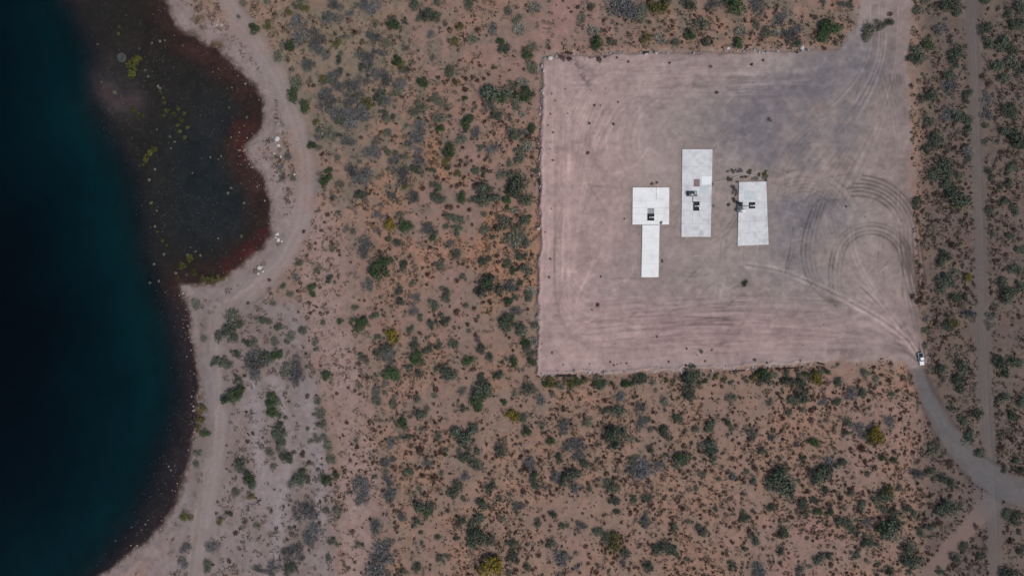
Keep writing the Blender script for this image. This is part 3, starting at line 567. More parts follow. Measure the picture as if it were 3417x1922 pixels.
nt.links.new(fr.outputs[0], mx.inputs[0]); nt.links.new(tr.outputs[0], mx.inputs[1]); nt.links.new(gl.outputs[0], mx.inputs[2]); nt.links.new(mx.outputs[0], o_.inputs["Surface"])
va = nt.nodes.new("ShaderNodeVolumeAbsorption"); va.inputs["Color"].default_value = (0.10, 0.62, 0.69, 1); va.inputs["Density"].default_value = 0.40
nt.links.new(va.outputs[0], o_.inputs["Volume"])
wb = MB().box(-2500, float(X(1020)), -2200, 2200, -60, WATER_Z)
tag(wb.build("lake_water", mw), "dark teal lake water filling the left side", "lake", kind="structure")

# ------------------------------------------------------------------ plants
M_GREEN = mat("green_leaf", (0.050, 0.076, 0.034), 0.8, 0.2, obj_var=0.22, leaf=True)
M_SAGE = mat("sage_leaf", (0.135, 0.140, 0.104), 0.85, 0.15, obj_var=0.25, leaf=True)
M_DARK = mat("dark_leaf", (0.076, 0.090, 0.064), 0.85, 0.15, obj_var=0.28, leaf=True)
M_OLIVE = mat("olive_leaf", (0.105, 0.096, 0.036), 0.85, 0.15, obj_var=0.2, leaf=True)
M_BLUE = mat("grey_twig", (0.142, 0.140, 0.141), 0.9, 0.1, obj_var=0.3, leaf=True)
M_PALE = mat("pale_twig", (0.28, 0.27, 0.23), 0.9, 0.1, obj_var=0.2, leaf=True)
M_YEL = mat("yellow_flower", (0.25, 0.175, 0.018), 0.8, 0.1, obj_var=0.15, leaf=True)
M_TUS = mat("tussock_blade", (0.078, 0.047, 0.037), 0.9, 0.1, obj_var=0.35, leaf=True)
M_HERB = mat("dry_herb", (0.100, 0.090, 0.068), 0.9, 0.1, leaf=True)
M_ALG = mat("algae", (0.075, 0.078, 0.020), 0.8, 0.2, obj_var=0.3, leaf=True)
M_BARK = mat("bark", (0.11, 0.085, 0.065), 0.95, 0.1, noise=0.25, nscale=9)

def crown(seed, n, leaf, flat=0.75, lobes=8, two=None, gap=0.0):
    """unit-radius crown of small leaf sprays spread through several lobes"""
    r = np.random.default_rng(seed)
    a = r.random(lobes) * 2 * np.pi; rad = 0.18 + 0.50 * np.sqrt(r.random(lobes)); rad[0] = 0.05
    lc = np.stack([rad * np.cos(a), rad * np.sin(a), 0.45 * flat + 0.35 * flat * r.random(lobes) * (1 - rad)], 1); lr = 0.26 + 0.24 * r.random(lobes)
    k = r.integers(0, lobes, n)
    d = r.normal(size=(n, 3)); d /= np.linalg.norm(d, axis=1)[:, None]; d[:, 2] = np.abs(d[:, 2]) * 0.95 - 0.25
    ctr = lc[k] + d * (lr[k] * (0.55 + 0.55 * r.random(n) ** 0.6))[:, None] * np.array([1, 1, flat])
    ctr[:, 2] = np.maximum(ctr[:, 2], 0.05)
    nrm = d + r.normal(size=(n, 3)) * 0.55 + np.array([0, 0, 0.5]); nrm /= np.linalg.norm(nrm, axis=1)[:, None]
    t = np.cross(nrm, r.normal(size=(n, 3))); t /= np.linalg.norm(t, axis=1)[:, None]; b = np.cross(nrm, t)
    sz = leaf * (0.6 + 0.8 * r.random(n))[:, None]; asp = (0.45 + 0.4 * r.random(n))[:, None]
    Vv = np.stack([ctr - t * sz, ctr - b * sz * asp + nrm * sz * 0.15, ctr + t * sz, ctr + b * sz * asp + nrm * sz * 0.15], 1).reshape(-1, 3)
    lv = np.repeat(np.clip(0.25 + 0.5 * r.random(n) + 0.25 * (r.random(lobes)[k] - 0.3), 0, 1), 4)
    mi = (r.random(n) < two).astype(np.int32) if two else None
    return Vv, np.arange(4 * n).reshape(-1, 4), lv, mi
def twigs(seed, n, wid=0.018, flat=0.7, spread=1.0, clump=0):
    r = np.random.default_rng(seed)
    a = r.random(n) * 2 * np.pi; rr = np.sqrt(r.random(n)) * spread
    base = np.stack([rr * 0.55 * np.cos(a), rr * 0.55 * np.sin(a), 0.05 + 0.3 * flat * r.random(n)], 1)
    if clump:
        ka = r.random(clump) * 2 * np.pi; kr = np.sqrt(r.random(clump)) * spread * 0.62; kc = np.stack([kr * np.cos(ka), kr * np.sin(ka), np.zeros(clump)], 1); j = r.integers(0, clump, n)
        base[:, :2] = base[:, :2] * 0.42; base = base + kc[j]
    L_ = (0.25 + 0.35 * r.random(n)) * (0.7 if clump else 1); d = np.stack([np.cos(a) + r.normal(size=n) * .8, np.sin(a) + r.normal(size=n) * .8, 0.5 + r.random(n)], 1); d /= np.linalg.norm(d, axis=1)[:, None]
    tip = base + d * L_[:, None] * np.array([1, 1, flat]); s = np.cross(d, r.normal(size=(n, 3))); s /= np.linalg.norm(s, axis=1)[:, None]
    w = wid * (0.6 + r.random(n))[:, None]
    mid = (base + tip) / 2 + s * w
    Vv = np.stack([base - s * w * 0.6, base + s * w * 0.6, tip + s * w * 0.8, tip - s * w * 0.8], 1).reshape(-1, 3)
    return Vv, np.arange(4 * n).reshape(-1, 4), np.repeat(r.random(n), 4), None
def mound(seed, n, leaf, flat=0.6):
    """one close round cushion of short blades"""
    r = np.random.default_rng(seed); a = r.random(n) * 2 * np.pi; q = np.sqrt(r.random(n)) * (0.78 + 0.16 * np.sin(2 * a + seed) + 0.08 * np.sin(5 * a))
    ctr = np.stack([q * np.cos(a), q * np.sin(a), 0.08 + flat * (1 - q ** 2) * (0.7 + 0.3 * r.random(n))], 1)
    nrm = np.stack([q * np.cos(a), q * np.sin(a), np.full(n, 0.7)], 1) + r.normal(size=(n, 3)) * 0.4; nrm /= np.linalg.norm(nrm, axis=1)[:, None]
    t = np.cross(nrm, r.normal(size=(n, 3))); t /= np.linalg.norm(t, axis=1)[:, None]; b = np.cross(nrm, t); sz = leaf * (0.6 + 0.8 * r.random(n))[:, None]
    return np.stack([ctr - t * sz, ctr - b * sz * .6, ctr + t * sz, ctr + b * sz * .6], 1).reshape(-1, 3), np.arange(4 * n).reshape(-1, 4), np.repeat(r.random(n) * .8, 4), None
def leafmesh(name, data, mats):
    Vv, Fc, lv, mi = data; me = np_mesh(name, Vv, Fc, mats, False, {"lv": lv})
    if mi is not None: me.polygons.foreach_set("material_index", mi)
    return me
def join(*ds):
    V_, F_, L_, n = [], [], [], 0
    for d in ds:
        V_.append(d[0]); F_.append(d[1] + n); L_.append(d[2]); n += len(d[0])
    return np.concatenate(V_), np.concatenate(F_), np.concatenate(L_), None
def stemmesh(seed, n=4):
    r = random.Random(seed); m = MB()
    for k in range(n):
        a = k * 2 * math.pi / n + r.uniform(-.4, .4); d = r.uniform(.3, .55)
        m.tube([(0.03 * math.cos(a), 0.03 * math.sin(a), -0.08), (d * .4 * math.cos(a), d * .4 * math.sin(a), .18), (d * math.cos(a + .3), d * math.sin(a + .3), .42)], [.045, .03, .012], 5, caps=False)
    return m.mesh("stem", M_BARK, True)
STEMS = [stemmesh(k) for k in range(4)]
PRO = {
    'g': [leafmesh("foliage", crown(100 + k, 620, 0.082, 0.8, 9), M_GREEN) for k in range(5)],
    'd': [leafmesh("foliage", crown(200 + k, 430, 0.085, 0.65, 8), M_DARK) for k in range(7)],
    's': [leafmesh("foliage", join(crown(300 + k, 240, 0.08, 0.6, 8)[:3] + (None,), twigs(330 + k, 120, 0.02)), M_SAGE) for k in range(6)],
    'o': [leafmesh("foliage", crown(400 + k, 430, 0.08, 0.65, 8), M_OLIVE) for k in range(4)],
    'b': [leafmesh("foliage", join(twigs(500 + k, 380, 0.024, 0.6, 1.3, 9), crown(530 + k, 90, 0.06, 0.5, 9)), M_BLUE) for k in range(6)],
    'w': [leafmesh("foliage", join(twigs(600 + k, 260, 0.026, 0.7, 1.2), crown(630 + k, 60, 0.06, 0.5, 7)), M_PALE) for k in range(3)],
    'y': [leafmesh("foliage", crown(700 + k, 620, 0.078, 0.75, 9, two=0.5), [M_OLIVE, M_YEL]) for k in range(3)],
    't': [leafmesh("tussock", join(mound(800 + k, 90, 0.15), twigs(850 + k, 30, 0.03, 0.75, 1.3)), M_TUS) for k in range(5)],
    'a': [leafmesh("algae", crown(900 + k, 160, 0.13, 0.25, 8), M_ALG) for k in range(4)],
}
KIND = {'g': ("green_bush", "leafy green bush", "bush"), 'd': ("dark_bush", "dark grey-green bush", "bush"), 's': ("sage_bush", "pale sage-green bush", "bush"),
        'o': ("olive_bush", "olive-brown bush", "bush"), 'b': ("twiggy_bush", "blue-grey twiggy bush", "bush"), 'w': ("pale_bush", "whitish bare-branched bush", "bush"),
        'y': ("flowering_bush", "yellow-flowering bush", "bush"), 't': ("tussock", "small dark brown tussock", "tussock"), 'a': ("algae_clump", "yellow-green algae clump", "algae")}
GRP = {'g': "leafy green bushes", 'd': "dark grey-green bushes", 's': "pale sage-green bushes", 'o': "olive-brown bushes", 'b': "blue-grey twiggy bushes",
       'w': "whitish bare-branched bushes", 'y': "yellow-flowering bushes", 't': "small dark brown tussocks", 'a': "yellow-green algae clumps"}
# labels: kind and size, then the nearest thing one can find, its side and rank
LM = [("lot's upper left corner", 1811, 186), ("lot's lower left corner", 1791, 1247), ("white pickup", 3069, 1197), ("lower right track junction", 3310, 1680),
      ("left scrub's upper yellow bush", 1306, 751), ("left scrub's lower yellow bush", 1304, 1118), ("lower scrub's leftmost yellow bush", 1704, 1386), ("yellow bush touching lot", 2720, 1266),
      ("yellow bush near gravel road", 2927, 1446), ("bottom edge's yellow bush", 1636, 1895), ("right track's yellow bush", 3226, 930), ("T-shaped slab", 2170, 750), ("tallest slab", 2324, 646),
      ("rightmost slab", 2511, 714), ("upper white shore boulders", 927, 475), ("middle white shore boulders", 925, 795), ("lower white shore boulders", 868, 900), ("bay's red patch", 830, 840),
      ("lot's left edge middle", 1801, 720), ("lot's lower edge middle", 2300, 1235), ("lot's top edge middle", 2400, 178), ("lot's upper right corner", 3022, 172), ("lot's right edge middle", 3040, 680),
      ("bay's pale round rock", 400, 190), ("photo's top edge above slabs", 2250, 0), ("photo's bottom edge below slabs", 2300, 1922), ("photo's lower right corner", 3417, 1922), ("photo's upper right corner", 3417, 0),
      ("right edge beside the pickup", 3417, 1150), ("lot's inner tyre loop", 2870, 880), ("bottom edge below the terraces", 1000, 1922), ("shore's rocky point", 600, 960), ("lower scrub's middle", 2080, 1600),
      ("scrub centre below the pickup", 2650, 1620), ("upper left scrub's middle", 1150, 300), ("shore terraces' middle", 900, 1420), ("pink rubble band", 1150, 1250), ("left scrub's middle", 1560, 950), ("right edge beside the slabs", 3417, 600)]
DIR = ["right of", "above right of", "above", "above left of", "left of", "below left of", "below", "below right of"]
ORD = ["nearest", "second nearest", "third nearest", "fourth nearest", "fifth nearest", "sixth nearest", "seventh nearest", "eighth nearest", "ninth nearest", "tenth nearest", "eleventh nearest", "twelfth nearest", "thirteenth nearest", "fourteenth nearest"]
def label_all(items):
    """items: list of (kind, u, v, r) -> labels"""
    res = [None] * len(items); buckets = {}
    for i, (k, u, v, r) in enumerate(items):
        b = min(LM, key=lambda q: math.hypot(q[1] - u, q[2] - v)); d = int(round(math.degrees(math.atan2(b[2] - v, u - b[1])) / 45)) % 8
        buckets.setdefault((k, b[0], d), []).append((math.hypot(b[1] - u, b[2] - v), i))
    for (k, b, d), L_ in buckets.items():
        for rank, (_, i) in enumerate(sorted(L_)):
            base = KIND[k][1]
            if len(L_) == 1: res[i] = f"{base} {DIR[d]} the {b}"
            elif rank < len(ORD): res[i] = f"{base} {DIR[d]} the {b}, {ORD[rank]}"
            else: res[i] = f"{base} far out {DIR[d]} the {b}"
    return res
# the countless rest: tiny tussocks and dry herbs
def scatter(n, density, seed):
    r = np.random.default_rng(seed); us, vs = [], []; c = 0
    while c < n:
        u = r.uniform(560, 3470, 20000); v = r.uniform(-40, 1960, 20000)
        ok = (look(DS, u, v) > 45) & (look(DL, u, v) > 6) & (look(T_SE, u, v) > 24) & (look(T_AC - acw, u, v) > 9) & (look(T_SH, u, v) > 36) & (look(T_SI, u, v) > 30) & (look(T_UP, u, v) > 60)
        d = density(u, v) * (0.35 + 1.3 * sst(look(f1, u, v), 0.35, 0.62)); k = ok & (r.random(20000) < d); us.append(u[k]); vs.append(v[k]); c += int(k.sum())
    return np.concatenate(us)[:n], np.concatenate(vs)[:n]
def terr_in(u, v): return look(te, u, v)
def dens_t(u, v):
    d = 0.26 + 0.60 * sst(v, 1250, 1400) * sst(u, 1700, 2200) + 0.25 * sst(v, 1250, 1400) + 0.30 * sst(u, 3050, 3100) + 0.12 * sst(u, 1300, 1500)
    return d * (1 - 0.9 * np.exp(-((u - 1880) / 130) ** 2 - ((v - 110) / 80) ** 2)) * (1 - 0.85 * terr_in(u, v)) * (1 - 0.6 * sst(-look(DS, u, v), -170, -70))
def instanced(name, protos, us, vs, rads, mat_, seed, flat=1.0):
    r = np.random.default_rng(seed); Vs, Fs, Ls, n = [], [], [], 0; pick = r.integers(0, len(protos), len(us)); z = height(us, vs)
    for k, (Vp, Fp, lvp, _) in enumerate(protos):
        s = np.where(pick == k)[0]
        if not len(s): continue
        a = r.random(len(s)) * 6.283; R = rads[s] * S
        ca, sa = np.cos(a)[:, None], np.sin(a)[:, None]
        xx = (Vp[None, :, 0] * ca - Vp[None, :, 1] * sa) * R[:, None] + X(us[s])[:, None]
        yy = (Vp[None, :, 0] * sa + Vp[None, :, 1] * ca) * R[:, None] + Y(vs[s])[:, None]
        zz = Vp[None, :, 2] * R[:, None] * flat + z[s][:, None]
        Vs.append(np.stack([xx, yy, zz], -1).reshape(-1, 3)); nv = len(Vp)
        Fs.append((Fp[None] + (np.arange(len(s)) * nv)[:, None, None]).reshape(-1, 4) + n); n += nv * len(s)
        Ls.append(np.clip(lvp[None] * 0.6 + r.random(len(s))[:, None] * 0.5, 0, 1).ravel())
    return np_mesh(name, np.concatenate(Vs), np.concatenate(Fs), mat_, False, {"lv": np.concatenate(Ls)})
tu, tv = scatter(8200, dens_t, 31); trd = 2.4 + 5.6 * np.random.default_rng(32).random(len(tu)) ** 2.0
order = np.argsort(-trd); IND = order[:150]; REST = order[150:]
labels = label_all(PL + [('t', tu[i], tv[i], trd[i]) for i in IND]); tl = labels[len(PL):]
pr = random.Random(5)
for (k, u, v, r), lab in zip(PL, labels):
    x, y = xy(u, v); R = r * S * (1.05 if k in 'ta' else 1.14); nm, _, cat = KIND[k]; rz = pr.uniform(0, 6.28); z = hz(u, v)
    sx = R * pr.uniform(.8, 1.2); sy = R * pr.uniform(.8, 1.2); sz = R * pr.uniform(.75, 1.05)
    if k in 'ta':
        if k == 'a': z = WATER_Z - 0.10 * R
        o = bpy.data.objects.new(nm, pr.choice(PRO[k])); o.location = (x, y, z); o.rotation_euler = (0, 0, rz); o.scale = (sx, sy, sz); link(o)
        tag(o, lab, cat, GRP[k]); continue
    e = empty(nm, (x, y, z), rz); tag(e, lab, cat, GRP[k])
    for pn, me in (("foliage", pr.choice(PRO[k])), ("stem", pr.choice(STEMS))):
        o = bpy.data.objects.new(pn, me); o.scale = (sx, sy, sz); link(o, e)

for i, lab in zip(IND, tl):
    o = bpy.data.objects.new("tussock", pr.choice(PRO['t'])); x, y = xy(tu[i], tv[i]); R = trd[i] * S * 1.1
    o.location = (x, y, hz(tu[i], tv[i])); o.rotation_euler = (0, 0, pr.uniform(0, 6.28)); o.scale = (R, R * pr.uniform(.8, 1.1), R * .8); link(o); tag(o, lab, "tussock", GRP['t'])
me = instanced("scattered_tussocks", [join(mound(1000 + k, 18, 0.30), twigs(1050 + k, 6, 0.06, 0.7, 1.3)) for k in range(5)], tu[REST], tv[REST], trd[REST] * 1.05, M_TUS, 33)
tag(link(bpy.data.objects.new("scattered_tussocks", me)), "thousands of tiny dark brown tussocks dotted over the scrub", "tussocks", kind="stuff")
def dens_h(u, v): return (0.5 + 0.4 * np.exp(-((u - 1180) / 260) ** 2 - ((v - 330) / 400) ** 2) + 0.2 * sst(u, 3050, 3100)) * (1 - 0.4 * terr_in(u, v))
hu, hv = scatter(13000, dens_h, 41); hr = 3.5 + 8 * np.random.default_rng(42).random(len(hu)) ** 1.6
me = instanced("dry_herbs", [twigs(1100 + k, 22, 0.10, 0.45, 1.3) for k in range(5)], hu, hv, hr, M_HERB, 43)
tag(link(bpy.data.objects.new("dry_herbs", me)), "low dry grey-brown herbs covering the soil between the bushes", "herbs", kind="stuff")

# ------------------------------------------------------------------ rocks
M_ROCK = mat("pale_rock", (0.42, 0.38, 0.35), 0.9, 0.2, noise=0.25, nscale=2.2, bump=0.6, obj_var=0.15)
M_WHITE_ROCK = mat("white_rock", (0.54, 0.51, 0.48), 0.85, 0.2, noise=0.15, nscale=2.0, bump=0.5)
M_WET = mat("mossy_rock", (0.12, 0.12, 0.085), 0.8, 0.3, noise=0.35, nscale=2.0, bump=0.6, obj_var=0.35)
M_FLAT = mat("flat_rock", (0.10, 0.098, 0.092), 0.85, 0.2, noise=0.3, nscale=1.2)
M_RUB = mat("pink_rubble", (0.25, 0.185, 0.17), 0.9, 0.2, noise=0.3, nscale=2.0, leaf=True)
M_BEDROCK = mat("lake_stone", (0.075, 0.072, 0.055), 0.8, 0.3, noise=0.3, nscale=2.0, leaf=True)
def ico(seed, flat=0.6):
    r = np.random.default_rng(seed); t = (1 + 5 ** .5) / 2
    v = np.array([(-1, t, 0), (1, t, 0), (-1, -t, 0), (1, -t, 0), (0, -1, t), (0, 1, t), (0, -1, -t), (0, 1, -t), (t, 0, -1), (t, 0, 1), (-t, 0, -1), (-t, 0, 1)]) / math.hypot(1, t)
    f = [(0, 11, 5), (0, 5, 1), (0, 1, 7), (0, 7, 10), (0, 10, 11), (1, 5, 9), (5, 11, 4), (11, 10, 2), (10, 7, 6), (7, 1, 8), (3, 9, 4), (3, 4, 2), (3, 2, 6), (3, 6, 8), (3, 8, 9), (4, 9, 5), (2, 4, 11), (6, 2, 10), (8, 6, 7), (9, 8, 1)]
    v = v * (0.72 + 0.5 * r.random(12))[:, None] * np.array([1, 0.65 + .35 * r.random(), flat]); return v, np.array(f)
def ico2(seed, flat=0.6):
    """one subdivision finer for the boulders"""
    v, f = ico(seed, flat); r = np.random.default_rng(seed + 5); v = [tuple(p) for p in v]; cache = {}; nf = []
    def mid(a, b):
        k = (min(a, b), max(a, b))
        if k not in cache:
            p = (np.array(v[a]) + np.array(v[b])) / 2 * (1.04 + 0.14 * r.random()); cache[k] = len(v); v.append(tuple(p))
        return cache[k]
    for a, b, c in f:
        x, y, z = mid(a, b), mid(b, c), mid(c, a); nf += [(a, x, z), (b, y, x), (c, z, y), (x, y, z)]
    return np.array(v), np.array(nf)
BOULD = {}
for nm, m_ in (("w", M_WHITE_ROCK), ("m", M_WET), ("p", M_ROCK)):
    BOULD[nm] = [np_mesh("boulder", *ico2(2000 + 17 * k), m_, False) for k in range(5)]
rocks = []
for i, (x_, y_, r_a) in enumerate(((115, 460, 12), (270, 350, 9), (285, 382, 8), (345, 205, 8), (305, 212, 8), (330, 650, 7), (395, 685, 9), (450, 660, 8), (420, 712, 7), (290, 905, 9), (300, 1020, 10), (330, 1060, 7), (320, 1140, 7),
        (365, 1280, 9), (485, 1285, 12), (525, 1265, 9), (550, 1285, 9), (425, 1375, 12), (480, 1385, 10), (755, 1190, 11), (640, 1200, 7), (705, 945, 9), (690, 970, 8), (770, 1020, 8), (695, 540, 7), (785, 588, 8), (705, 690, 6),
        (735, 705, 6), (655, 785, 7), (640, 800, 6), (600, 790, 5), (555, 795, 5), (460, 225, 8), (30, 220, 6), (340, 1415, 8), (295, 1425, 8), (500, 1245, 6), (315, 1330, 8), (345, 440, 9), (335, 430, 8), (50, 410, 7), (510, 870, 6), (320, 850, 7), (400, 745, 6), (370, 200, 6), (240, 240, 6))):
    rocks.append((300 + x_ * .6623, y_ * .6623, r_a * .6623, 'm'))
for x_, y_, r_a in ((945, 700, 13), (950, 733, 10), (930, 775, 6), (962, 790, 7), (940, 1180, 11), (946, 1208, 12), (965, 1215, 6), (932, 1196, 6), (855, 1350, 11), (872, 1368, 7), (848, 1378, 6), (866, 1345, 6), (665, 130, 5), (1030, 880, 6), (640, 128, 4)):
    rocks.append((300 + x_ * .6623, y_ * .6623, r_a * .6623, 'w'))
for u, v, r in ((1837, 197, 9), (2677, 161, 9), (2430, 162, 6), (2275 + 0, 1243, 5), (1796, 763, 5), (1812, 313, 4)): rocks.append((u, v, r, 'w'))
rk = random.Random(8); KIND['m'] = ("boulder", "mossy grey boulder", "boulder"); KIND['wb'] = ("boulder", "pale white boulder", "boulder")
rl = label_all([('m' if q[3] == 'm' else 'wb', q[0], q[1], q[2]) for q in rocks])
for (u, v, r, k), lab in zip(rocks, rl):
    o = bpy.data.objects.new("boulder", rk.choice(BOULD[k])); x, y = xy(u, v); R = r * S * 1.1
    o.location = (x, y, (WATER_Z - 0.38 * R) if k == 'm' else hz(u, v) + 0.15 * R); o.rotation_euler = (0, 0, rk.uniform(0, 6.28)); o.scale = (R, R, R * .8); link(o)
    tag(o, lab, "boulder", "mossy boulders in the bay" if k == 'm' else "white boulders")
# the large pale disc in the shallows: a flat-topped ring of stone
d = MB(); n = 22; ring = []
for rad, zz in ((2.0, -.6), (1.8, .05), (1.5, .14), (1.1, -.12), (0.05, -.30)):
    ring.append([(rad * (1 + .06 * math.sin(3 * a_ + 1)) * math.cos(a_), rad * (1 + .06 * math.cos(2 * a_)) * 1.15 * math.sin(a_), zz + .03 * math.sin(5 * a_)) for a_ in [2 * math.pi * i / n for i in range(n)]])
vs = [p for q in ring for p in q]; fs = []
for i in range(len(ring) - 1):
    for k in range(n): fs.append((i * n + k, i * n + (k + 1) % n, (i + 1) * n + (k + 1) % n, (i + 1) * n + k))
d.add(vs, fs); o = d.build("flat_rock", M_FLAT, smooth=True); o.location = (*xy(399, 189), WATER_Z - 0.16); tag(o, "large pale round flat rock beside the algae in the bay", "rock")
# countless small stones
def stones(name, us, vs, rads, m_, lab, seed, zfun=None):
    pro = [ico(3000 + k) for k in range(6)]; r = np.random.default_rng(seed); Vs, Fs, Ls, n = [], [], [], 0; pick = r.integers(0, 6, len(us)); z = height(us, vs)
    for k, (Vp, Fp) in enumerate(pro):
        s = np.where(pick == k)[0]; a = r.random(len(s)) * 6.283; R = rads[s] * S; ca, sa = np.cos(a)[:, None], np.sin(a)[:, None]
        Vs.append(np.stack([(Vp[None, :, 0] * ca - Vp[None, :, 1] * sa) * R[:, None] + X(us[s])[:, None], (Vp[None, :, 0] * sa + Vp[None, :, 1] * ca) * R[:, None] + Y(vs[s])[:, None],
                            Vp[None, :, 2] * R[:, None] + z[s][:, None] + R[:, None] * .1], -1).reshape(-1, 3))
        Fs.append((Fp[None] + (np.arange(len(s)) * 12)[:, None, None]).reshape(-1, 3) + n); n += 12 * len(s); Ls.append(np.repeat(r.random(len(s)), 12))
    me = np_mesh(name, np.concatenate(Vs), np.concatenate(Fs), m_, False, {"lv": np.concatenate(Ls)})
    return tag(link(bpy.data.objects.new(name, me)), lab, "stones", kind="stuff")
r = np.random.default_rng(77)
us, vs = [], []
for (cu, cv, su, sv, n) in ((823, 500, 16, 40, 130), (850, 545, 22, 30, 130), (880, 600, 14, 40, 90), (925, 510, 25, 35, 90), (980, 570, 30, 30, 60), (905, 690, 10, 60, 80), (1082, 1075, 24, 60, 170), (1130, 1190, 30, 60, 130), (1060, 960, 30, 60, 60),
                            (1120, 1330, 30, 80, 80), (605, 985, 16, 30, 90), (615, 1080, 12, 60, 120), (640, 1350, 10, 130, 160), (590, 1640, 14, 70, 110), (500, 1770, 30, 30, 90), (400, 1860, 40, 30, 60), (780, 225, 50, 30, 110), (860, 310, 25, 40, 80), (640, 70, 40, 60, 60), (880, 1860, 60, 40, 50), (1050, 900, 60, 40, 50)):
    us.append(r.normal(cu, su, n)); vs.append(r.normal(cv, sv, n))
us = np.concatenate(us); vs = np.concatenate(vs); ok = (look(DS, us, vs) > -2) | (r.random(len(us)) < 0.35); us, vs = us[ok], vs[ok]; stones("shore_rubble", us, vs, 1.0 + 3.0 * r.random(len(us)) ** 3, M_RUB, "small pink and grey stones strewn along the shore", 5)
u = r.uniform(330, 900, 9000); v = r.uniform(0, 1000, 9000); ok = (look(DS, u, v) < -6) & (look(dshelf, u, v) < -12) & (r.random(9000) < 0.12 + 0.6 * sst(look(f1, u, v), 0.45, 0.65)); u, v = u[ok], v[ok]
u2 = r.uniform(440, 640, 900); v2 = r.uniform(950, 1800, 900); ok = (look(DS, u2, v2) < -2) & (look(dshelf, u2, v2) < -5); u, v = np.concatenate([u, u2[ok]]), np.concatenate([v, v2[ok]])
stones("lake_stones", u, v, 0.9 + 2.6 * r.random(len(u)) ** 3, M_BEDROCK, "small stones and weed lumps on the shallow bed of the bay", 6)

u = np.concatenate([r.uniform(1815, 3020, 420), r.normal(1940, 14, 60), r.normal(2480, 40, 40), r.normal(1805, 6, 160), r.uniform(1800, 2760, 220)]); v = np.concatenate([r.uniform(195, 1200, 420), r.normal(245, 30, 60), r.normal(585, 12, 40), r.uniform(200, 1240, 160), r.normal(1236, 7, 220)])
stones("lot_debris", u, v, 0.7 + 1.8 * r.random(len(u)) ** 3, M_RUB, "small stones and clods lying about the bare lot", 9)
# ------------------------------------------------------------------ lot: rubble edges
M_CONC = mat("concrete", (0.70, 0.69, 0.69), 0.85, 0.3, noise=0.16, nscale=0.5, bump=0.2, stain=(0.50, 0.49, 0.49))
M_CONCW = mat("white_concrete", (0.88, 0.87, 0.85), 0.8, 0.3, noise=0.08, nscale=0.5, bump=0.1, stain=(0.74, 0.72, 0.70))
M_CONCP = mat("fresh_concrete", (0.86, 0.88, 0.88), 0.8, 0.3, noise=0.04, nscale=0.8)
M_CONCG = mat("damp_concrete", (0.56, 0.62, 0.62), 0.7, 0.4, noise=0.12, nscale=0.8)
M_BLACK = mat("black_steel", (0.012, 0.013, 0.015), 0.6, 0.4, noise=0.2)
M_GREY = mat("grey_steel", (0.16, 0.17, 0.19), 0.5, 0.5, metal=0.3, noise=0.2)
M_WHITE = mat("white_paint", (0.82, 0.82, 0.80), 0.4, 0.5)
M_RUST = mat("rusty_plate", (0.26, 0.19, 0.185), 0.85, 0.2, noise=0.2, nscale=1.5)
M_BERM = mat("grey_rubble", (0.30, 0.27, 0.27), 0.9, 0.2, noise=0.3, nscale=1.5, obj_var=0.45)
M_HOSE = mat("pale_hose", (0.62, 0.62, 0.60), 0.5, 0.4)
BLOCKS = [np_mesh("stone", *ico(4000 + k, 0.8), M_BERM, False) for k in range(6)]
def rubble_edge(name, pts, n, label, seed):
    q = random.Random(seed); P = spline(pts, 6); e = empty(name, (*xy(*P[0]), hz(*P[0]))); tag(e, label, "rubble wall", "rubble edges of the lot"); base = e.location
    seg = [math.dist(P[i], P[i + 1]) for i in range(len(P) - 1)]; tot = sum(seg)
    def at(t):
        t *= tot
        for i, s in enumerate(seg):
            if t <= s: return (P[i][0] + (P[i + 1][0] - P[i][0]) * t / s, P[i][1] + (P[i + 1][1] - P[i][1]) * t / s)
            t -= s
        return P[-1]
    for k in range(n):
        u, v = at(q.random()); u += q.gauss(0, 3.2); v += q.gauss(0, 3.2)
        o = bpy.data.objects.new("stone", q.choice(BLOCKS)); R = (2.0 + 3.8 * q.random() ** 2) * S
        o.location = (*[a - b for a, b in zip(xy(u, v), base[:2])], hz(u, v) - base[2] + .2 * R); o.rotation_euler = (q.uniform(-.4, .4), q.uniform(-.4, .4), q.uniform(0, 6.28)); o.scale = (R * q.uniform(1, 1.8), R, R * .8); link(o, e)
rubble_edge("rubble_wall", [(1809, 200), (1803, 500), (1799, 800), (1797, 1000), (1791, 1246)], 130, "low broken stone edging along the lot's left side", 1)
rubble_edge("rubble_wall", [(1791, 1249), (2050, 1245), (2400, 1232), (2740, 1212)], 180, "low broken stone edging along the lot's lower side", 2)
rubble_edge("rubble_wall", [(1812, 192), (1980, 180), (2250, 176), (2600, 172), (2720, 166)], 70, "sparse stones along the lot's upper edge", 3)
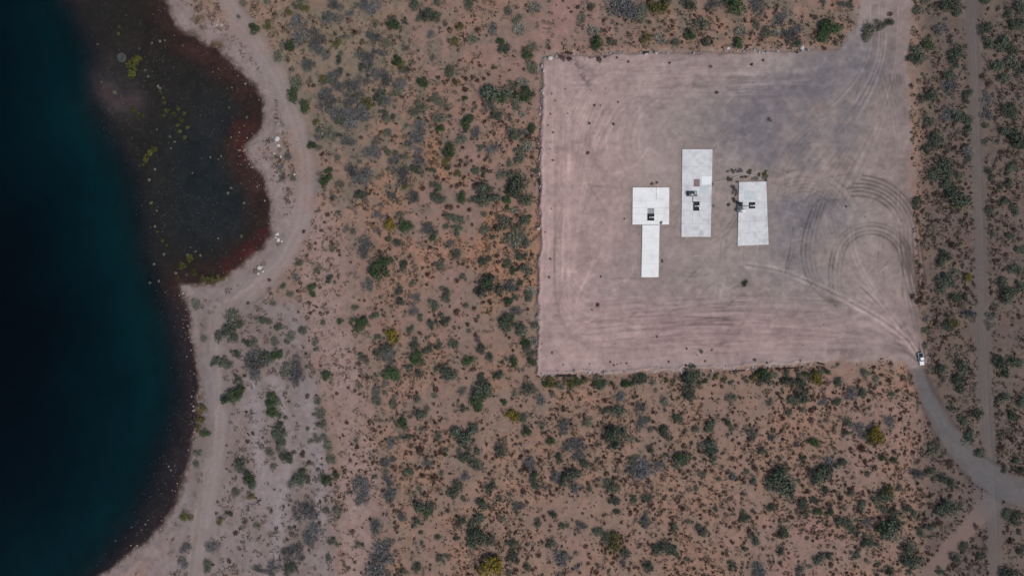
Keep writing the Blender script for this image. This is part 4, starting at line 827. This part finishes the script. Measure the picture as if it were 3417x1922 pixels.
# dark planks / pipes fallen by the edges
M_PLANK = mat("dark_timber", (0.03, 0.028, 0.032), 0.8, 0.2, noise=0.3)
for (u, v, L_, w_, ang, lab) in ((2156, 176, 3.0, .9, 2, "short black timber baulk on the lot's upper edge"), (2739, 1213, 3.2, .8, -14, "black timber baulk at the right end of the lower stone edging"),
                                 (1802, 625, 8.0, .8, 91, "long dark timber lying along the lot's left edge"), (1890, 1253, 9, 1.0, 1, "long dark timber below the lot's lower left corner"),
                                 (2460, 1237, 7, .5, 2, "dark thin timber under the middle of the lower stone edging"), (2630, 1229, 6, .5, 4, "dark thin timber under the right part of the lower stone edging"), (2285, 1242, 4, .7, 3, "short dark timber under the lower stone edging beside a white stone")):
    m = MB().box(-L_ / 2, L_ / 2, -w_ / 2, w_ / 2, 0, .35, top=(-L_ / 2 + .08, L_ / 2 - .08, -w_ / 2 + .06, w_ / 2 - .06)); m.box(-L_ * .3, L_ * .2, -w_ * .2, w_ * .25, .352, .5)
    o = m.build("timber", M_PLANK, bevel=.03); o.location = (*xy(u, v), hz(u, v) - .02); o.rotation_euler = (0, 0, math.radians(ang)); tag(o, lab, "timber", "dark timbers at the lot's edges")

# ------------------------------------------------------------------ concrete slabs with their cellars
LZ = 0.55; TH = 0.34
def slab(name, label, corners, hole, mats, ycuts, pm=None, patch=None):
    """corners: TL,TR,BR,BL in photograph pixels; hole (u0,u1,v0,v1)"""
    TL, TR, BR, BL = [np.array(c, float) for c in corners]; ctr = (TL + TR + BR + BL) / 4; e = empty(name, (*xy(*ctr), LZ)); tag(e, label, "slab", "white concrete slabs"); ox, oy = e.location[:2]
    def pt(s, t): p = (TL * (1 - s) + TR * s) * (1 - t) + (BL * (1 - s) + BR * s) * t; return np.array([float(X(p[0])) - ox, float(Y(p[1])) - oy])
    wpx = (TR[0] - TL[0] + BR[0] - BL[0]) / 2; hpx = (BL[1] - TL[1] + BR[1] - TR[1]) / 2
    hs = [(hole[0] - (TL[0] + BL[0]) / 2) / wpx, (hole[1] - (TL[0] + BL[0]) / 2) / wpx]; ht = [(hole[2] - TL[1]) / hpx, (hole[3] - TL[1]) / hpx]
    ts = sorted([0, 1] + ht + list(ycuts)); hgap = 0.02
    for i in range(len(ts) - 1):
        inh = abs(ts[i] - ht[0]) < 1e-6
        ss = [0] + hs + [1] if inh else ([0, .37, 1] if (i % 3 == 1 and wpx > 70) else [0, 1])
        for j in range(len(ss) - 1):
            if inh and j == 1: continue
            c = [pt(ss[j], ts[i]), pt(ss[j + 1], ts[i]), pt(ss[j + 1], ts[i + 1]), pt(ss[j], ts[i + 1])]; cc = sum(c) / 4
            c = [p + np.sign(cc - p) * hgap for p in c]
            vs = [(p[0], p[1], -.25) for p in c] + [(p[0], p[1], TH) for p in c]
            m = MB().add(vs, [(0, 1, 2, 3), (7, 6, 5, 4), (0, 4, 5, 1), (1, 5, 6, 2), (2, 6, 7, 3), (3, 7, 4, 0)])
            m.build("panel", mats[0], e, bevel=.03)
    # cellar: open steel-lined pit with a raised rim
    a, b = pt(hs[0], ht[0]), pt(hs[1], ht[1]); x0, x1, y1, y0 = a[0], b[0], a[1], b[1]
    m = MB(); t = .1; g = .03
    m.box(x0 + g, x0 + t + g, y0 + g, y1 - g, -.2, TH + .12); m.box(x1 - t - g, x1 - g, y0 + g, y1 - g, -.2, TH + .12); m.box(x0 + t + g, x1 - t - g, y0 + g, y0 + t + g, -.2, TH + .12); m.box(x0 + t + g, x1 - t - g, y1 - t - g, y1 - g, -.2, TH + .12)
    m.box(x0 + t + g, x1 - t - g, y0 + t + g, y1 - t - g, -.15, .06)
    m.build("cellar", M_BLACK, e)
    for (q0, q1, r0, r1, pmat, pn) in (patch or []):
        m = MB().box(float(X(q0)) - ox, float(X(q1)) - ox, float(Y(r1)) - oy, float(Y(r0)) - oy, TH + .004, TH + .03); m.build(pn, pmat, e)
    return e, ox, oy
sl1, _, _ = slab("concrete_slab", "square head of the T-shaped slab, brightest white, black pit near its foot", [(2110, 627), (2232, 627), (2231, 750), (2109, 750)], (2159, 2182, 715, 737), [M_CONCW], [.35, .55])
m = MB(); e = empty("concrete_strip", (*xy(2169, 838), LZ)); tag(e, "long narrow bright white strip below the square slab", "slab", "white concrete slabs")
for i in range(4):
    v0, v1 = 751.5 + 174 * i / 4, 751.5 + 174 * (i + 1) / 4
    def cu(v, s): t = (v - 751) / 175; return (2142.5 - 3.5 * t) if s == 0 else (2199.5 - 3.5 * t)
    c = [(cu(v0, 0), v0), (cu(v0, 1), v0), (cu(v1, 1), v1 - .2), (cu(v1, 0), v1 - .2)]
    vs = [(float(X(a)) - e.location[0], float(Y(b)) - e.location[1]) for a, b in c]
    MB().add([(p[0], p[1], -.25) for p in vs] + [(p[0], p[1], TH + .004) for p in vs], [(0, 1, 2, 3), (7, 6, 5, 4), (0, 4, 5, 1), (1, 5, 6, 2), (2, 6, 7, 3), (3, 7, 4, 0)]).build("panel", M_CONCW, e, bevel=.03)
slab("concrete_slab", "tallest slab, in the middle, with brown square plate and black pit", [(2275, 500), (2376, 500), (2369.5, 791), (2272, 791)], (2312, 2333, 674, 704), [M_CONC], [.2, .42, .85],
     patch=[(2340, 2373, 590, 618, M_CONCP, "fresh_patch"), (2334, 2362, 622, 650, M_CONCG, "damp_patch")])
slab("concrete_slab", "rightmost grey-white slab with small square black pit", [(2464, 609), (2554.5, 607), (2562.5, 816.5), (2459, 821)], (2496.5, 2517.5, 677, 697.5), [M_CONC], [.17, .62, .8],
     patch=[(2482, 2515, 638, 668, M_CONCG, "damp_patch")])
TZ = LZ + TH
def thing(name, u, v, label, cat, z=TZ, group=None): return tag(empty(name, (*xy(u, v), z)), label, cat, group)
# rusty cover plate
e = thing("cover_plate", 2323, 612, "brown rusty square plate lying on the tallest slab", "plate", TZ + .004)
MB().box(-1.3, 1.3, -1.6, 1.6, 0, .06).build("plate", M_RUST, e, bevel=.02)
for s in (-1, 1): MB().tube([(s * .3 - .15, 1.2, .06), (s * .3 - .15, 1.2, .16), (s * .3 + .15, 1.2, .16), (s * .3 + .15, 1.2, .06)], .025, 6).build("handle", M_GREY, e)
# well pipes across the pits
def wellhead(u, v, label, L_shape):
    e = thing("well_pipe", u, v, label, "pipe", TZ + .12, "white well pipes over the pits")
    MB().tube([(-.9, 0, .25), (1.15, 0, .25)], .22, 12).build("pipe", M_WHITE, e, True)
    MB().tube([(-.95, 0, .25), (-.85, 0, .25)], .34, 14).build("flange", M_WHITE, e); MB().tube([(.35, 0, .25), (.45, 0, .25)], .34, 14).build("flange", M_WHITE, e)
    MB().tube([(-.2, 0, -.9), (-.2, 0, .3)], .2, 10).build("riser", M_GREY, e, True)
    if L_shape: MB().tube([(1.1, 0, .25), (1.1, -1.3, .25)], .24, 12).build("elbow", M_WHITE, e, True)
    m = MB(); m.tube([(.0, 0, .4), (0, 0, .62)], .03, 6); m.tube([(.28 * math.cos(a_ * math.pi / 6), .28 * math.sin(a_ * math.pi / 6), .62) for a_ in range(13)], .025, 6, caps=False); m.tube([(-.28, 0, .62), (.28, 0, .62)], .018, 5)
    m.build("hand_wheel", M_GREY, e)
wellhead(2172, 726, "white pipe over the T-shaped slab's black pit", False)
wellhead(2323, 689, "L-bent white pipe over the tallest slab's black pit", True)
wellhead(2507, 688, "short white pipe over the rightmost slab's square pit", False)
# steel grate above the T slab's pit
e = thing("steel_grate", 2170.5, 706, "dark steel grate just above the T-shaped slab's pit", "grate")
for k in range(9): MB().box(-1.35 + k * .33, -1.25 + k * .33, -1.05, 1.05, .0, .14).build("bar", M_GREY, e)
for s in (-1.13, 1.05): MB().box(-1.42, 1.47, s, s + .08, 0, .16).build("frame_rail", M_BLACK, e)
# pump set on the tall slab
def pump(u, v, label, tank, rz=0):
    e = thing("pump_unit", u, v, label, "pump", TZ, "dark pump units on the slabs"); e.rotation_euler = (0, 0, rz); e.scale = (1.35, 1.35, 1.35)
    sk = MB(); sk.box(-1.7, 1.7, -.85, -.65, 0, .22); sk.box(-1.7, 1.7, .65, .85, 0, .22)
    for x_ in (-1.5, -.3, .9, 1.5): sk.box(x_ - .08, x_ + .08, -.65, .65, .03, .18)
    sk.build("skid", M_GREY, e, bevel=.02)
    MB().tube([(-1.4, .2, .62), (-.2, .2, .62)], .42, 16).build("motor", M_BLACK, e, True)
    f_ = MB()
    for k in range(7): f_.tube([(-1.3 + k * .16, .2, .62), (-1.26 + k * .16, .2, .62)], .47, 16)
    f_.build("cooling_fins", M_GREY, e)
    MB().tube([(-.2, .2, .62), (.25, .2, .62)], .12, 8).build("shaft", M_GREY, e); MB().tube([(.25, .2, .62), (.75, .2, .62)], [.4, .5], 14).build("pump_casing", M_GREY, e, True)
    MB().tube([(.6, .2, .9), (.6, .2, 1.3), (.6, -.6, 1.3), (1.5, -.6, 1.3), (1.5, -.6, .2)], .1, 8).build("discharge_pipe", M_GREY, e, True)
    MB().box(-1.5, -.9, -.6, -.25, .22, 1.05).build("control_box", M_BLACK, e, bevel=.03)
    if tank: MB().tube([(1.1, -.1, .45), (1.1, 1.5, .45)], [.34, .34], 14).build("white_tank", M_WHITE, e, True)
pump(2306, 648, "dark pump set on the tallest slab above its black pit", False)
pump(2467, 693, "pump set with white tank on the rightmost slab's left edge", True, math.radians(-90))
def pipe_run(name, pts, rad, m_, label, cat, z=TZ):
    P = spline(pts, 6) if len(pts) > 2 else pts
    p3 = [(*xy(u, v), max(hz(u, v), -5) + rad + .02 if z is None else z + rad + .01) for u, v in P]
    o = MB().tube(p3, rad, 8).build(name, m_, smooth=True); return tag(o, label, cat)
pipe_run("steel_pipe", [(2310, 655), (2310, 676)], .12, M_GREY, "short grey pipe from pump down to the tallest slab's pit", "pipe")
pipe_run("steel_pipe", [(2478, 689), (2497, 689)], .14, M_GREY, "grey pipe linking pump and pit on the rightmost slab", "pipe")
pipe_run("conduit", [(2189, 628), (2189, 664), (2189.2, 666), (2213, 667)], .07, M_HOSE, "thin pale bent conduit on the T-shaped slab", "conduit")
pipe_run("hose", [(2362, 618), (2380, 612), (2410, 605), (2432, 600), (2460, 590), (2490, 584), (2520, 590), (2535, 598)], .08, M_HOSE, "pale hose running from the tallest slab to the weeds above the rightmost slab", "hose", TZ - .1)

# ------------------------------------------------------------------ white pickup, nose towards the bottom of the photograph
M_CAR = mat("white_car_paint", (0.82, 0.84, 0.84), 0.25, 0.5); M_GLASS = mat("dark_glass", (0.012, 0.02, 0.022), 0.08, 0.6); M_TYRE = mat("tyre", (0.02, 0.02, 0.02), 0.9, 0.2)
M_TRIM = mat("black_trim", (0.02, 0.021, 0.024), 0.6, 0.4); M_BED = mat("bed_liner", (0.02, 0.022, 0.03), 0.8, 0.2, noise=0.3); M_LAMP = mat("lamp_glass", (0.7, 0.7, 0.7), 0.1, 0.6); M_RED = mat("tail_red", (0.35, 0.01, 0.01), 0.2, 0.5)
CU, CV = 3070.5, 1197
car = tag(empty("pickup_truck", (*xy(CU, CV), hz(CU, CV) - .02), math.radians(9)), "white pickup truck with dark open bed on the road at the lot's corner", "pickup")
HL, HW = 2.72, 1.0            # local -y is the front
b = MB(); b.box(-HW, HW, -HL, 2.7, .48, .80); b.box(-HW, HW, -HL, -1.05, .8, 1.06, top=(-HW + .1, HW - .1, -HL + .18, -1.0)); b.box(-HW, HW, -1.05, .95, .8, 1.12, top=(-HW + .04, HW - .04, -1.05, .95)); b.build("body", M_CAR, car, bevel=.06)
MB().box(-.92, .92, -1.02, .9, 1.12, 1.74, top=(-.74, .74, -.42, .78)).build("cab", M_CAR, car, bevel=.07)
rf = MB().box(-.73, .73, -.40, .76, 1.742, 1.77); rf.build("roof", M_CAR, car, bevel=.02)
def plate(name, p, m_, off):
    n = np.cross(np.array(p[1]) - np.array(p[0]), np.array(p[2]) - np.array(p[0])); n = n / np.linalg.norm(n)
    vs = [tuple(np.array(q) + n * .004) for q in p] + [tuple(np.array(q) + n * off) for q in p]
    return MB().add(vs, [(3, 2, 1, 0), (4, 5, 6, 7), (0, 1, 5, 4), (1, 2, 6, 5), (2, 3, 7, 6), (3, 0, 4, 7)]).build(name, m_, car)
plate("windscreen", [(-.83, -1.0, 1.16), (.83, -1.0, 1.16), (.68, -.47, 1.70), (-.68, -.47, 1.70)], M_GLASS, .02)
plate("rear_window", [(.78, .885, 1.2), (-.78, .885, 1.2), (-.66, .80, 1.66), (.66, .80, 1.66)], M_GLASS, .02)
for s in (1, -1):
    q = [(s * .905, -.80, 1.18), (s * .905, .02, 1.18), (s * .765, .02, 1.66), (s * .765, -.38, 1.66)]; plate("side_window", q if s > 0 else q[::-1], M_GLASS, .015)
    q = [(s * .905, .10, 1.18), (s * .905, .78, 1.18), (s * .765, .70, 1.66), (s * .765, .10, 1.66)]; plate("side_window", q if s > 0 else q[::-1], M_GLASS, .015)
    mm = MB().box(s * 1.0 - .06 if s > 0 else s * 1.18, s * 1.18 if s > 0 else s * 1.0 + .06, -.82, -.66, 1.08, 1.26).build("mirror", M_TRIM, car, bevel=.03)
    MB().box(s * .62 - .22, s * .62 + .22, -HL - .02, -HL + .1, .72, .90).build("headlight", M_LAMP, car, bevel=.02)
    MB().box(s * .90 - .09, s * .90 + .09, 2.69, 2.75, .85, 1.12).build("tail_light", M_RED, car)
    MB().box(s * .96 - .05, s * .96 + .05, .97, 2.7, .8, 1.12).build("bed_side", M_CAR, car, bevel=.03)
    for y_ in (-1.78, 1.72):
        w = MB().tube([(s * .78, y_, .40), (s * 1.02, y_, .40)], .40, 20).build("tyre", M_TYRE, car, True); MB().tube([(s * 1.0, y_, .40), (s * 1.03, y_, .40)], .24, 14).build("rim", M_LAMP, w)
MB().box(-.91, .91, 2.62, 2.72, .8, 1.1).build("tailgate", M_CAR, car, bevel=.02)
MB().box(-.905, .905, .97, 2.61, .804, .84).build("bed_liner", M_BED, car)
MB().box(-.90, .90, 1.0, 2.60, .842, 1.09, top=(-.88, .88, 1.05, 2.56)).build("bed_cover", M_BED, car, bevel=.05)
MB().box(-.96, .96, -HL - .12, -HL + .02, .42, .66).build("bumper", M_TRIM, car, bevel=.04); MB().box(-.5, .5, -HL - .015, -HL + .05, .68, .86).build("grille", M_TRIM, car)
MB().box(-.9, .9, 2.70, 2.82, .45, .62).build("bumper", M_TRIM, car, bevel=.03)
